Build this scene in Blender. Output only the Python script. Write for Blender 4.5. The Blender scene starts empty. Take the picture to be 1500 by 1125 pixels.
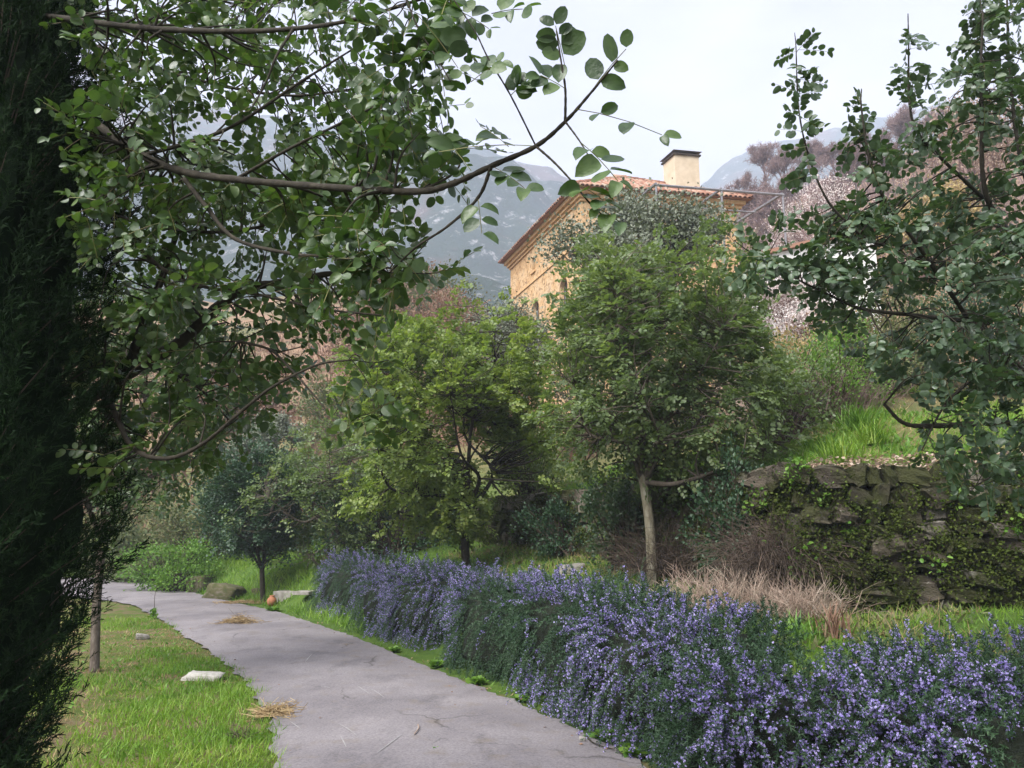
import bpy, math, random
import numpy as np
from mathutils import Matrix, Vector

rng = np.random.default_rng(11)
random.seed(11)
SC = bpy.context.scene
COL = SC.collection
R = math.radians

# ------------------------------------------------------------------ camera
F = 1150.0                       # focal length in pixels of the 1500 px wide photograph
PITCH = math.atan(218.0 / F)     # looking slightly up the hill
EYE = np.array([0.0, 0.0, 1.7])
cam_d = bpy.data.cameras.new('camera')
cam_d.sensor_width = 36.0
cam_d.lens = F / 1500.0 * 36.0
cam_d.clip_start = 0.05
cam_d.clip_end = 3000.0
cam = bpy.data.objects.new('camera', cam_d)
COL.objects.link(cam)
cam.location = EYE
cam.rotation_euler = (math.pi / 2 + PITCH, 0, 0)
SC.camera = cam

# ------------------------------------------------------------------ world: overcast sky over a daylight sky
SUN_EL, SUN_AZ = R(58), R(-35)
W = bpy.data.worlds.new('World')
SC.world = W
W.use_nodes = True
nt = W.node_tree
nt.nodes.clear()
out = nt.nodes.new('ShaderNodeOutputWorld')
bg1 = nt.nodes.new('ShaderNodeBackground')
bg2 = nt.nodes.new('ShaderNodeBackground')
mixs = nt.nodes.new('ShaderNodeMixShader')
sky = nt.nodes.new('ShaderNodeTexSky')
sky.sky_type = 'NISHITA'
sky.sun_disc = False
sky.sun_elevation = SUN_EL
sky.sun_rotation = SUN_AZ
bg1.inputs['Strength'].default_value = 0.10
nt.links.new(sky.outputs[0], bg1.inputs['Color'])
tc = nt.nodes.new('ShaderNodeTexCoord')
mp = nt.nodes.new('ShaderNodeMapping')
mp.inputs['Scale'].default_value = (1.0, 1.0, 2.2)
nz = nt.nodes.new('ShaderNodeTexNoise')
nz.inputs['Scale'].default_value = 2.6
nz.inputs['Detail'].default_value = 7
nz.inputs['Roughness'].default_value = 0.55
rp = nt.nodes.new('ShaderNodeValToRGB')
rp.color_ramp.elements[0].position = 0.38
rp.color_ramp.elements[0].color = (0.60, 0.59, 0.69, 1)
rp.color_ramp.elements[1].position = 0.60
rp.color_ramp.elements[1].color = (0.94, 0.925, 0.985, 1)
nt.links.new(tc.outputs['Generated'], mp.inputs['Vector'])
nt.links.new(mp.outputs[0], nz.inputs['Vector'])
nt.links.new(nz.outputs['Fac'], rp.inputs['Fac'])
nt.links.new(rp.outputs[0], bg2.inputs['Color'])
bg2.inputs['Strength'].default_value = 0.41
mixs.inputs[0].default_value = 0.88
nt.links.new(bg1.outputs[0], mixs.inputs[1])
nt.links.new(bg2.outputs[0], mixs.inputs[2])
nt.links.new(mixs.outputs[0], out.inputs['Surface'])

sun_d = bpy.data.lights.new('sun', 'SUN')
sun_d.energy = 4.2
sun_d.angle = R(45)
sun_d.color = (1.0, 0.975, 0.945)
sun = bpy.data.objects.new('sun', sun_d)
COL.objects.link(sun)
# light comes from the upper left, a little behind the camera
sun.rotation_euler = (Vector((0.55, 0.60, -0.95))).to_track_quat('-Z', 'Y').to_euler()
_d = -Vector((0.55, 0.60, -0.95)).normalized()
sky.sun_elevation = math.asin(_d.z)
sky.sun_rotation = math.atan2(_d.x, _d.y)

SC.view_settings.view_transform = 'Standard'
SC.view_settings.look = 'None'
SC.view_settings.exposure = 1.42
SC.view_settings.gamma = 1.0
SC.render.engine = 'CYCLES'
SC.cycles.max_bounces = 6
SC.cycles.diffuse_bounces = 3
SC.cycles.glossy_bounces = 2
SC.cycles.transmission_bounces = 3
SC.cycles.transparent_max_bounces = 6
SC.cycles.volume_bounces = 3
SC.cycles.caustics_reflective = False
SC.cycles.caustics_refractive = False
SC.cycles.use_denoising = True


# ================================================================== helpers
def P(px, py, dep):
    """a photograph pixel at a distance dep (metres forward) as a world point"""
    a, b = (px - 750.0) / F, (562.5 - py) / F
    c, s = math.cos(PITCH), math.sin(PITCH)
    d = np.array([a, c - b * s, s + b * c])
    return EYE + d * (dep / d[1])


def G(px, py, z=0.0):
    a, b = (px - 750.0) / F, (562.5 - py) / F
    c, s = math.cos(PITCH), math.sin(PITCH)
    d = np.array([a, c - b * s, s + b * c])
    return EYE + d * ((z - EYE[2]) / d[2])


def to_px(p):
    q = np.asarray(p) - EYE
    c, s = math.cos(PITCH), math.sin(PITCH)
    zf = q[..., 1] * c + q[..., 2] * s
    up = -q[..., 1] * s + q[..., 2] * c
    return 750 + F * q[..., 0] / zf, 562.5 - F * up / zf, zf


def norm(v):
    v = np.asarray(v, float)
    return v / np.maximum(np.linalg.norm(v, axis=-1, keepdims=True), 1e-9)


def sstep(a, b, x):
    t = np.clip((np.asarray(x, float) - a) / (b - a), 0, 1)
    return t * t * (3 - 2 * t)


_vt = np.random.default_rng(5).random((64, 64))


def vnoise(x, y):
    x = np.asarray(x, float); y = np.asarray(y, float)
    xi = np.floor(x).astype(int); yi = np.floor(y).astype(int)
    fx = x - xi; fy = y - yi
    fx = fx * fx * (3 - 2 * fx); fy = fy * fy * (3 - 2 * fy)
    g = lambda i, j: _vt[i % 64, j % 64]
    return (g(xi, yi) * (1 - fx) + g(xi + 1, yi) * fx) * (1 - fy) + (g(xi, yi + 1) * (1 - fx) + g(xi + 1, yi + 1) * fx) * fy


def fbm(x, y, o=4):
    s, a, f = 0, 0.5, 1.0
    for _ in range(o):
        s = s + a * vnoise(x * f + 17.3 * _, y * f + 9.1 * _)
        a *= 0.5; f *= 2.03
    return s / (1 - 0.5 ** o)


class Acc:
    """collects triangles; build() links them as ONE mesh object"""
    def __init__(s):
        s.V, s.T, s.A, s.n = [], [], [], 0

    def add(s, V, T, a=0.5):
        V = np.asarray(V, np.float32).reshape(-1, 3)
        if len(V) == 0:
            return
        s.V.append(V); s.T.append(np.asarray(T, np.int64).reshape(-1, 3) + s.n)
        s.A.append(np.broadcast_to(np.asarray(a, np.float32), (len(V),)))
        s.n += len(V)

    def scatter(s, tv, tt, M, L, a):
        """template (n,3) by K matrices (columns are axes) and places"""
        k = len(L)
        if k == 0:
            return
        V = np.einsum('kij,nj->kni', M, tv) + np.asarray(L)[:, None, :]
        T = tt[None] + (np.arange(k) * len(tv))[:, None, None]
        s.add(V.reshape(-1, 3), T.reshape(-1, 3), np.repeat(np.broadcast_to(np.asarray(a, float), (k,)), len(tv)))

    def tube(s, pts, rad, n=5, a=0.5, cap=True):
        pts = np.asarray(pts, float); m = len(pts)
        rad = np.broadcast_to(np.asarray(rad, float), (m,))
        tg = np.gradient(pts, axis=0); tg = norm(tg)
        ref = np.array([0.31, 0.17, 0.93]) if abs(tg[0][2]) < 0.85 else np.array([0.9, 0.3, 0.1])
        u = norm(np.cross(tg, ref)); v = np.cross(tg, u)
        an = np.linspace(0, 2 * math.pi, n, endpoint=False)
        V = pts[:, None] + rad[:, None, None] * (np.cos(an)[None, :, None] * u[:, None] + np.sin(an)[None, :, None] * v[:, None])
        i = np.arange(m - 1)[:, None] * n; j = np.arange(n)[None]; j2 = (j + 1) % n
        q = np.stack([i + j, i + j2, i + n + j2, i + n + j], -1).reshape(-1, 4)
        T = np.concatenate([q[:, [0, 1, 2]], q[:, [0, 2, 3]]])
        V = V.reshape(-1, 3)
        if cap:
            V = np.concatenate([V, pts[-1:], pts[:1]])
            e = (m - 1) * n; jj = np.arange(n)
            T = np.concatenate([T, np.stack([e + jj, e + (jj + 1) % n, np.full(n, m * n)], -1),
                                np.stack([(jj + 1) % n, jj, np.full(n, m * n + 1)], -1)])
        s.add(V, T, a)

    def segs(s, p0, p1, r0, r1, a=0.5):
        """many thin three-sided sticks at once"""
        p0 = np.asarray(p0, float); p1 = np.asarray(p1, float); k = len(p0)
        if k == 0:
            return
        t = norm(p1 - p0)
        u = norm(np.cross(t, np.array([0.3, 0.2, 0.93]))); v = np.cross(t, u)
        r0 = np.broadcast_to(r0, (k,))[:, None]; r1 = np.broadcast_to(r1, (k,))[:, None]
        V = []
        for P0, r in ((p0, r0), (p1, r1)):
            for q in range(3):
                an = q * 2.0944
                V.append(P0 + r * (math.cos(an) * u + math.sin(an) * v))
        V = np.stack(V, 1)
        tt = np.array([[0, 1, 4], [0, 4, 3], [1, 2, 5], [1, 5, 4], [2, 0, 3], [2, 3, 5]])
        T = tt[None] + (np.arange(k) * 6)[:, None, None]
        s.add(V.reshape(-1, 3), T.reshape(-1, 3), np.repeat(np.broadcast_to(np.asarray(a, float), (k,)), 6))

    def box(s, c, h, Mx=None, a=0.5):
        v = np.array([[x, y, z] for x in (-1, 1) for y in (-1, 1) for z in (-1, 1)], float) * np.asarray(h)
        if Mx is not None:
            v = v @ np.asarray(Mx).T
        q = np.array([[0, 1, 3, 2], [4, 6, 7, 5], [0, 4, 5, 1], [2, 3, 7, 6], [0, 2, 6, 4], [1, 5, 7, 3]])
        s.add(v + np.asarray(c), np.concatenate([q[:, [0, 1, 2]], q[:, [0, 2, 3]]]), a)

    def mesh(s, name, smooth=False):
        V = np.concatenate(s.V); T = np.concatenate(s.T); A = np.concatenate(s.A)
        me = bpy.data.meshes.new(name)
        me.vertices.add(len(V)); me.vertices.foreach_set('co', V.astype(np.float32).ravel())
        me.loops.add(len(T) * 3); me.loops.foreach_set('vertex_index', T.astype(np.int32).ravel())
        me.polygons.add(len(T))
        me.polygons.foreach_set('loop_start', np.arange(0, len(T) * 3, 3, dtype=np.int32))
        me.polygons.foreach_set('loop_total', np.full(len(T), 3, np.int32))
        me.polygons.foreach_set('use_smooth', np.full(len(T), smooth))
        at = me.attributes.new('rnd', 'FLOAT', 'POINT'); at.data.foreach_set('value', A.astype(np.float32))
        me.update(calc_edges=True)
        return me

    def build(s, name, mat, parent=None, smooth=False, origin=None, kind=None):
        if origin is not None:
            o3 = np.asarray(origin, np.float32)
            s.V = [v - o3 for v in s.V]
        me = s.mesh(name, smooth)
        return link(name, me, mat, parent, origin if parent is None else None, kind)


def link(name, me, mat, parent=None, loc=None, kind=None):
    if mat is not None and not me.materials:
        me.materials.append(mat)
    o = bpy.data.objects.new(name, me); COL.objects.link(o)
    if parent is not None:
        o.parent = parent
    if loc is not None:
        o.location = tuple(float(q) for q in loc)
    if kind:
        o['kind'] = kind
    return o


def tag(o, label, cat, group=None, kind=None):
    o['label'] = label; o['category'] = cat
    if group: o['group'] = group
    if kind: o['kind'] = kind
    return o


def thing(name, label, cat, loc, group=None):
    o = bpy.data.objects.new(name, None); COL.objects.link(o)
    o.location = tuple(float(q) for q in loc)
    return tag(o, label, cat, group)


def bezier(pts, n=24):
    """smooth path through points (Catmull-Rom)"""
    p = np.asarray(pts, float)
    p = np.concatenate([2 * p[:1] - p[1:2], p, 2 * p[-1:] - p[-2:-1]])
    m = len(p) - 3
    t = np.linspace(0, m - 1e-6, n); i = t.astype(int); f = (t - i)[:, None]
    a, b, c, d = p[i], p[i + 1], p[i + 2], p[i + 3]
    return 0.5 * (2 * b + (c - a) * f + (2 * a - 5 * b + 4 * c - d) * f ** 2 + (3 * b - a - 3 * c + d) * f ** 3)


def basis(d, n):
    """matrices whose columns are side, along d, and normal near n"""
    y = norm(d); x = norm(np.cross(y, n)); z = np.cross(x, y)
    return np.stack([x, y, z], -1)


def rand_dirs(k, r=None):
    return norm((r or rng).normal(size=(k, 3)))


# ------------------------------------------------------------------ leaf shapes
def leaflet_shape(w=0.37, rows=6, fold=0.10, curl=0.14, notch=True):
    t = np.linspace(0, 1, rows); V = [(0, 0, 0)]
    for k in t[1:-1]:
        ww = w * math.sin(math.pi * k ** 0.85) ** 0.6
        z = -curl * k * k
        V += [(-ww, k, z + fold * ww / w), (0, k, z), (ww, k, z + fold * ww / w)]
    V.append((0, 0.95 if notch else 1.0, -curl))
    T = [(0, 2, 1), (0, 3, 2)]
    m = rows - 2
    for r in range(m - 1):
        a = 1 + r * 3; b = a + 3
        for q in (0, 1):
            T += [(a + q, a + q + 1, b + q + 1), (a + q, b + q + 1, b + q)]
    a = 1 + (m - 1) * 3; e = len(V) - 1
    T += [(a, a + 1, e), (a + 1, a + 2, e)]
    return np.array(V, float), np.array(T)


LEAF_FG = [leaflet_shape(0.34, 7, 0.10, 0.13), leaflet_shape(0.31, 7, 0.16, 0.26), leaflet_shape(0.37, 7, 0.05, -0.08)]
LEAF_MID = (np.array([[0, 0, 0], [-.34, .35, .06], [-.28, .8, .0], [0, 1, -.1], [.28, .8, .0], [.34, .35, .06], [0, .5, -.03]], float),
            np.array([[0, 6, 1], [1, 6, 2], [2, 6, 3], [3, 6, 4], [4, 6, 5], [5, 6, 0]]))
LEAF_LOW = (np.array([[0, 0, 0], [-.36, .5, .07], [0, 1, -.06], [.36, .5, .07]], float), np.array([[0, 2, 1], [0, 3, 2]]))
BLADE = (np.array([[-.5, 0, 0], [.5, 0, 0], [.32, .55, .06], [-.32, .55, .06], [0, 1, .28]], float), np.array([[0, 1, 2], [0, 2, 3], [3, 2, 4]]))


def compound(B, D, N, L, pairs, size, droop=0.25, r=None):
    """pinnate leaves: returns leaflet matrices and places, and stalk segments"""
    r = r or rng
    k = len(B); Ms, Ls, s0, s1 = [], [], [], []
    D = norm(D); S = norm(np.cross(D, N)); N = np.cross(S, D)
    L = np.broadcast_to(L, (k,))[:, None]
    q = lambda t: B + D * L * t - np.array([0, 0, 1.0]) * L * droop * t * t
    prev = B
    for i in range(pairs):
        t = 0.28 + 0.72 * i / max(1, pairs - 1)
        c = q(t); s0.append(prev); s1.append(c); prev = c
        dl = norm(D - np.array([0, 0, 1.0]) * 2 * droop * t)
        for sg in (-1, 1):
            keep = r.random(k) > 0.08
            f = 0.45 if i < pairs - 1 else 0.9
            dd = norm(S * sg + dl * f + r.normal(size=(k, 3)) * 0.16)
            nn = norm(N + r.normal(size=(k, 3)) * 0.32)
            M = basis(dd, nn)
            sz = size * (0.72 + 0.4 * math.sin(math.pi * (0.2 + 0.7 * t))) * r.uniform(0.62, 1.2, k)
            Ms.append((M * sz[:, None, None])[keep]); Ls.append((c + dd * (np.ones(k) * size * 0.06)[:, None])[keep])
    return np.concatenate(Ms), np.concatenate(Ls), np.concatenate(s0), np.concatenate(s1)


# ================================================================== materials
def new_mat(name):
    m = bpy.data.materials.new(name); m.use_nodes = True
    t = m.node_tree; t.nodes.clear()
    o = t.nodes.new('ShaderNodeOutputMaterial'); b = t.nodes.new('ShaderNodeBsdfPrincipled')
    t.links.new(b.outputs[0], o.inputs['Surface'])
    return m, t, b, o


def ramp(t, fac, cols):
    r = t.nodes.new('ShaderNodeValToRGB'); e = r.color_ramp.elements
    while len(e) < len(cols):
        e.new(0.5)
    for i, (p, c) in enumerate(cols):
        e[i].position = p; e[i].color = (*c, 1)
    t.links.new(fac, r.inputs['Fac'])
    return r.outputs['Color']


def noise(t, scale, detail=5, rough=0.55, coord='Object', stretch=None):
    c = t.nodes.new('ShaderNodeTexCoord'); n = t.nodes.new('ShaderNodeTexNoise')
    n.inputs['Scale'].default_value = scale; n.inputs['Detail'].default_value = detail; n.inputs['Roughness'].default_value = rough
    src = c.outputs[coord]
    if stretch:
        m = t.nodes.new('ShaderNodeMapping'); m.inputs['Scale'].default_value = stretch
        t.links.new(src, m.inputs['Vector']); src = m.outputs[0]
    t.links.new(src, n.inputs['Vector'])
    return n.outputs['Fac']


def mixc(t, fac, a, b, mode='MIX'):
    m = t.nodes.new('ShaderNodeMix'); m.data_type = 'RGBA'; m.blend_type = mode
    for sck, v in ((0, fac), (6, a), (7, b)):
        if hasattr(v, 'links'):
            t.links.new(v, m.inputs[sck])
        elif sck == 0:
            m.inputs[0].default_value = v
        else:
            m.inputs[sck].default_value = (*v, 1)
    return m.outputs[2]


def bump(t, b, h, strength=0.4, dist=0.02):
    n = t.nodes.new('ShaderNodeBump'); n.inputs['Strength'].default_value = strength; n.inputs['Distance'].default_value = dist
    t.links.new(h, n.inputs['Height']); t.links.new(n.outputs[0], b.inputs['Normal'])


def leaf_mat(name, cols, rough=0.42, trans=0.28, spec=0.5, tint=(1.25, 1.35, 0.6)):
    m, t, b, o = new_mat(name)
    a = t.nodes.new('ShaderNodeAttribute'); a.attribute_name = 'rnd'
    c = ramp(t, a.outputs['Fac'], [(i / max(1, len(cols) - 1), q) for i, q in enumerate(cols)])
    t.links.new(c, b.inputs['Base Color'])
    b.inputs['Roughness'].default_value = rough
    b.inputs['Specular IOR Level'].default_value = spec
    if trans > 0:
        tr = t.nodes.new('ShaderNodeBsdfTranslucent')
        t.links.new(mixc(t, 1.0, c, tint, 'MULTIPLY'), tr.inputs['Color'])
        mx = t.nodes.new('ShaderNodeMixShader'); mx.inputs[0].default_value = trans
        t.links.new(b.outputs[0], mx.inputs[1]); t.links.new(tr.outputs[0], mx.inputs[2])
        t.links.new(mx.outputs[0], o.inputs['Surface'])
    return m


def mottle(m, sc=38.0):
    t = m.node_tree; b = [n_ for n_ in t.nodes if n_.type == 'BSDF_PRINCIPLED'][0]
    g_ = t.nodes.new('ShaderNodeNewGeometry'); n_ = t.nodes.new('ShaderNodeTexNoise'); n_.inputs['Scale'].default_value = sc; n_.inputs['Detail'].default_value = 5
    t.links.new(g_.outputs['Position'], n_.inputs['Vector'])
    src = b.inputs['Base Color'].links[0].from_socket
    f = ramp(t, n_.outputs['Fac'], [(.35, (.72, .75, .7)), (.6, (1.2, 1.15, 1.2))])
    t.links.new(mixc(t, 1, src, f, 'MULTIPLY'), b.inputs['Base Color'])
    n2 = t.nodes.new('ShaderNodeTexNoise'); n2.inputs['Scale'].default_value = sc * 3; n2.inputs['Detail'].default_value = 3
    t.links.new(g_.outputs['Position'], n2.inputs['Vector']); bump(t, b, n2.outputs['Fac'], .35, .004)
    rr_ = ramp(t, n_.outputs['Fac'], [(.35, (.28, .28, .28)), (.65, (.55, .55, .55))]); t.links.new(rr_, b.inputs['Roughness'])


def noise_mat(name, cols, scale=8, rough=0.85, bumps=0.4, dist=0.02, detail=6, stretch=None, coord='Object', spec=0.3):
    m, t, b, o = new_mat(name)
    n = noise(t, scale, detail, 0.6, coord, stretch)
    t.links.new(ramp(t, n, cols), b.inputs['Base Color'])
    b.inputs['Roughness'].default_value = rough; b.inputs['Specular IOR Level'].default_value = spec
    if bumps:
        bump(t, b, noise(t, scale * 2.5, 6, 0.65, coord, stretch), bumps, dist)
    return m


M_CAROB = leaf_mat('carob_leaf', [(.026, .053, .020), (.040, .079, .023), (.056, .104, .028), (.090, .145, .036), (.17, .185, .05)], 0.36, 0.32, 0.55)
M_CAROB_DARK = leaf_mat('carob_leaf_dark', [(.038, .070, .034), (.054, .096, .044), (.078, .125, .055)], 0.34, 0.26, 0.6)
mottle(M_CAROB); mottle(M_CAROB_DARK)
M_CAROB_YEL = leaf_mat('carob_leaf_yellowish', [(.095, .145, .038), (.145, .21, .05), (.22, .27, .065), (.34, .34, .085)], 0.45, 0.42, 0.4)
M_CAROB_MID = leaf_mat('carob_leaf_mid', [(.082, .122, .054), (.12, .172, .072), (.165, .215, .085), (.26, .29, .10)], 0.42, 0.42, 0.45)
M_DARKTREE = leaf_mat('dark_tree_leaf', [(.022, .052, .026), (.034, .074, .034), (.048, .095, .042)], 0.45, 0.18, 0.4)
M_CYPRESS = leaf_mat('cypress_spray', [(.004, .010, .004), (.011, .025, .009), (.024, .050, .017)], 0.8, 0.05, 0.08)
M_OLIVE = leaf_mat('olive_leaf', [(.10, .12, .085), (.15, .17, .12), (.22, .24, .18)], 0.5, 0.12, 0.4)
M_ROSEMARY = leaf_mat('rosemary_needle', [(.016, .040, .018), (.028, .062, .028), (.048, .090, .040), (.085, .130, .070)], 0.55, 0.12, 0.3)
M_FLOWER = leaf_mat('rosemary_flower', [(.22, .175, .47), (.34, .285, .60), (.50, .44, .74)], 0.6, 0.25, 0.2, (1.1, 1.0, 1.3))
M_GRASS = leaf_mat('grass_blade', [(.070, .145, .018), (.12, .23, .026), (.18, .30, .036), (.27, .34, .07)], 0.5, 0.35, 0.3)
M_GRASS_DRY = leaf_mat('dry_grass', [(.22, .15, .075), (.34, .24, .12), (.46, .36, .20)], 0.7, 0.2, 0.2, (1.1, 1, .8))
M_FERN_DRY = leaf_mat('dry_fern', [(.12, .070, .045), (.19, .11, .075), (.26, .165, .115), (.29, .22, .14)], 0.8, 0.2, 0.1, (1.1, 1, .8))
M_WEED = leaf_mat('weed_leaf', [(.06, .14, .02), (.11, .22, .03), (.17, .28, .05)], 0.5, 0.3, 0.3)
M_SCRUB = leaf_mat('scrub_leaf', [(.050, .075, .030), (.085, .115, .045), (.14, .15, .065), (.20, .16, .09)], 0.6, 0.2, 0.2)
M_BLOSSOM = leaf_mat('blossom_petal', [(.62, .50, .48), (.72, .64, .60), (.80, .76, .72)], 0.6, 0.3, 0.2, (1, 1, 1))
M_GOLD = leaf_mat('golden_leaf', [(.30, .22, .085), (.42, .32, .13), (.50, .42, .24)], 0.6, 0.3, 0.2, (1, 1, 1))
M_PINK = leaf_mat('russet_leaf', [(.28, .18, .13), (.38, .27, .20), (.50, .42, .34)], 0.6, 0.3, 0.2, (1, 1, 1))
M_MOSS = leaf_mat('moss_tuft', [(.035, .055, .012), (.065, .085, .018), (.10, .13, .025)], 0.9, 0.15, 0.1)
M_TWIG_DRY = leaf_mat('dry_twig', [(.20, .13, .10), (.30, .22, .17), (.42, .35, .28)], 0.85, 0, 0.2)
M_TWIG_DARK = leaf_mat('dark_twig', [(.035, .026, .02), (.06, .045, .035), (.10, .075, .055)], 0.9, 0, 0.2)
M_TWIG_BARE = leaf_mat('bare_twig', [(.16, .10, .095), (.22, .15, .14), (.30, .21, .18)], 0.9, 0, 0.2)
M_STALK = leaf_mat('leaf_stalk', [(.10, .12, .035), (.16, .15, .05), (.12, .09, .05)], 0.6, 0.1, 0.3)
M_BARK = noise_mat('grey_brown_bark', [(.3, (.060, .046, .036)), (.55, (.115, .092, .072)), (.75, (.20, .175, .15))], 22, 0.9, 0.7, 0.01, stretch=(1, 1, .35))
M_BARK_DARK = noise_mat('dark_bark', [(.3, (.016, .013, .009)), (.6, (.036, .030, .021)), (.8, (.075, .066, .046))], 30, 0.9, 0.6, 0.008)
M_BARK_TRUNK = noise_mat('trunk_bark', [(.3, (.12, .10, .065)), (.5, (.20, .175, .12)), (.7, (.30, .28, .22))], 16, 0.9, 0.6, 0.01, stretch=(1, 1, .5))

# ================================================================== the land
ROAD_R = np.array([(2.6, -8), (2.3, 0), (1.75, 2.5), (1.25, 4.3)] + [tuple(G(*q)[:2]) for q in
                  ((945, 1122), (767, 1034), (600, 967), (467, 916), (350, 884), (160, 848))] + [(-22, 31.5), (-34, 31.5), (-60, 26)])
ROAD_L = np.array([(-1.0, -8), (-1.0, 0), (-1.2, 3.5)] + [tuple(G(*q)[:2]) for q in
                  ((400, 1122), (386, 1050), (345, 983), (283, 940), (233, 908), (165, 881))] + [(-16, 24.6), (-23, 28), (-34, 28), (-60, 22.5)])
BANK = np.array([(40, 3.9), (12, 4.1), (5.5, 4.35), (3.0, 4.45), (1.75, 4.6)] + [tuple(q) for q in ROAD_R[4:]])
WALL = np.array([(16, 8.4), (6.9, 8.55), (3.35, 8.95), (2.3, 11.2), (1.1, 14.6), (-0.9, 19.5), (-6, 24.5), (-16, 31.6), (-40, 36), (-90, 34)])


def sdist(poly, x, y):
    """signed distance to a polyline, positive on the uphill (right-hand) side"""
    x = np.asarray(x, float); y = np.asarray(y, float)
    best = np.full(x.shape, 1e9); sg = np.zeros(x.shape)
    for (ax, ay), (bx, by) in zip(poly[:-1], poly[1:]):
        dx, dy = bx - ax, by - ay
        t = np.clip(((x - ax) * dx + (y - ay) * dy) / (dx * dx + dy * dy), 0, 1)
        d = np.hypot(x - ax - t * dx, y - ay - t * dy)
        cr = (x - ax) * dy - (y - ay) * dx
        m = d < best - 1e-9
        best = np.where(m, d, best); sg = np.where(m, np.where(cr >= 0, 1.0, -1.0), sg)
    return best * sg


def Z(x, y):
    x = np.asarray(x, float); y = np.asarray(y, float)
    s = np.where(y < 9, np.where(y < -200, 0, sdist(BANK, x, y)), sdist(ROAD_R, x, y)); sl = -sdist(ROAD_L, x, y); t = sdist(WALL, x, y)
    z1 = sstep(.45, 1.4, s) * .72 + (.27 - .20 * sstep(1.5, 3.6, x)) * np.clip(s - 1.4, 0, 5) + (fbm(x * .9, y * .9) - .5) * .16 * sstep(.6, 2, s)
    slope = .36 + .24 * sstep(2, -5, x)
    cap = 27 + 8 * sstep(0, -10, x)
    hill = 2.3 + slope * np.minimum(np.maximum(t, 0), cap) + np.clip(t - cap, 0, 50) * (.02 + .60 * sstep(6, 20, x - .08 * (y - 30)))
    hill = hill + (fbm(x * .25, y * .25) - .5) * 1.2 * sstep(2, 9, t)
    w = .3 + 3.5 * sstep(-1, -9, x)
    z = z1 + (hill - z1) * sstep(0, 1, t / w)
    verge = (fbm(x * 1.3 + 5, y * 1.3) - .45) * .10 * sstep(.15, .9, sl)
    onroad = (sdist(ROAD_R, x, y) < .1) & (sl < .1)
    z = np.where(sl > 0, verge, z)
    z = np.where(onroad, -.02, z)
    return z - .012 * sstep(60, 200, np.hypot(x, y))


def axis(lo, a, b, hi, st):
    core = np.arange(a, b + 1e-6, st)
    l, r, d = [], [], st
    q = a
    while q > lo:
        d *= 1.17; q -= d; l.append(q)
    q, d = b, st
    while q < hi:
        d *= 1.17; q += d; r.append(q)
    return np.concatenate([l[::-1], core, r])


gx = axis(-900, -18, 11, 900, .22); gy = axis(-120, 2, 32, 900, .22)
XX, YY = np.meshgrid(gx, gy)
ZZ = Z(XX, YY)
nx, ny = len(gx), len(gy)
idx = np.arange(nx * ny).reshape(ny, nx)
q = np.stack([idx[:-1, :-1], idx[:-1, 1:], idx[1:, 1:], idx[1:, :-1]], -1).reshape(-1, 4)
acc = Acc()
tt_ = sdist(WALL, XX, YY); ss_ = sdist(ROAD_R, XX, YY)
zone = np.where(tt_ > 0, np.clip(.55 + .1 * tt_ / 4, .55, 1), np.where(ss_ > 0, .35, 0.1))
acc.add(np.stack([XX, YY, ZZ], -1).reshape(-1, 3), np.concatenate([q[:, [0, 1, 2]], q[:, [0, 2, 3]]]), zone.ravel())
m, t, b, o = new_mat('ground_soil_and_turf')
at = t.nodes.new('ShaderNodeAttribute'); at.attribute_name = 'rnd'
soil = ramp(t, noise(t, 2.3, 8, .65), [(.3, (.055, .075, .018)), (.48, (.085, .115, .025)), (.58, (.13, .10, .055)), (.75, (.19, .14, .085))])
terr = ramp(t, noise(t, 3.1, 8, .6), [(.35, (.045, .085, .016)), (.6, (.075, .125, .022)), (.8, (.11, .10, .05))])
hil = ramp(t, noise(t, .35, 9, .65), [(.32, (.10, .12, .05)), (.45, (.16, .13, .075)), (.56, (.25, .16, .105)), (.72, (.32, .21, .15))])
c1 = mixc(t, ramp(t, at.outputs['Fac'], [(.15, (0, 0, 0)), (.3, (1, 1, 1))]), soil, terr)
c2 = mixc(t, ramp(t, at.outputs['Fac'], [(.5, (0, 0, 0)), (.8, (1, 1, 1))]), c1, hil)
t.links.new(c2, b.inputs['Base Color']); b.inputs['Roughness'].default_value = .95; b.inputs['Specular IOR Level'].default_value = .1
bump(t, b, noise(t, 14, 8, .7), .8, .06)
ground = acc.build('ground', m, smooth=True, kind='structure')

# ---- road: weathered pale asphalt with ragged edges
m, t, b, o = new_mat('weathered_asphalt')
patch = ramp(t, noise(t, .55, 6, .6), [(.3, (.125, .114, .12)), (.5, (.175, .160, .165)), (.68, (.225, .207, .21))])
grain = ramp(t, noise(t, 48, 6, .8), [(.3, (.5, .5, .5)), (.5, (1, 1, 1)), (.7, (1.4, 1.38, 1.36))])
stain = ramp(t, noise(t, 1.7, 8, .7, stretch=(1, .5, 1)), [(.34, (.70, .70, .71)), (.48, (1, 1, 1))])
c = mixc(t, 1, mixc(t, 1, patch, grain, 'MULTIPLY'), stain, 'MULTIPLY')
dirt = ramp(t, noise(t, 3.3, 8, .7), [(.54, (0, 0, 0)), (.70, (.7, .7, .7))])
c = mixc(t, dirt, c, (.155, .128, .10))
vc = t.nodes.new('ShaderNodeTexVoronoi'); vc.feature = 'DISTANCE_TO_EDGE'; vc.inputs['Scale'].default_value = .85
tw = t.nodes.new('ShaderNodeTexCoord'); wn_ = t.nodes.new('ShaderNodeTexNoise'); wn_.inputs['Scale'].default_value = 2.2; wn_.inputs['Detail'].default_value = 6
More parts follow.
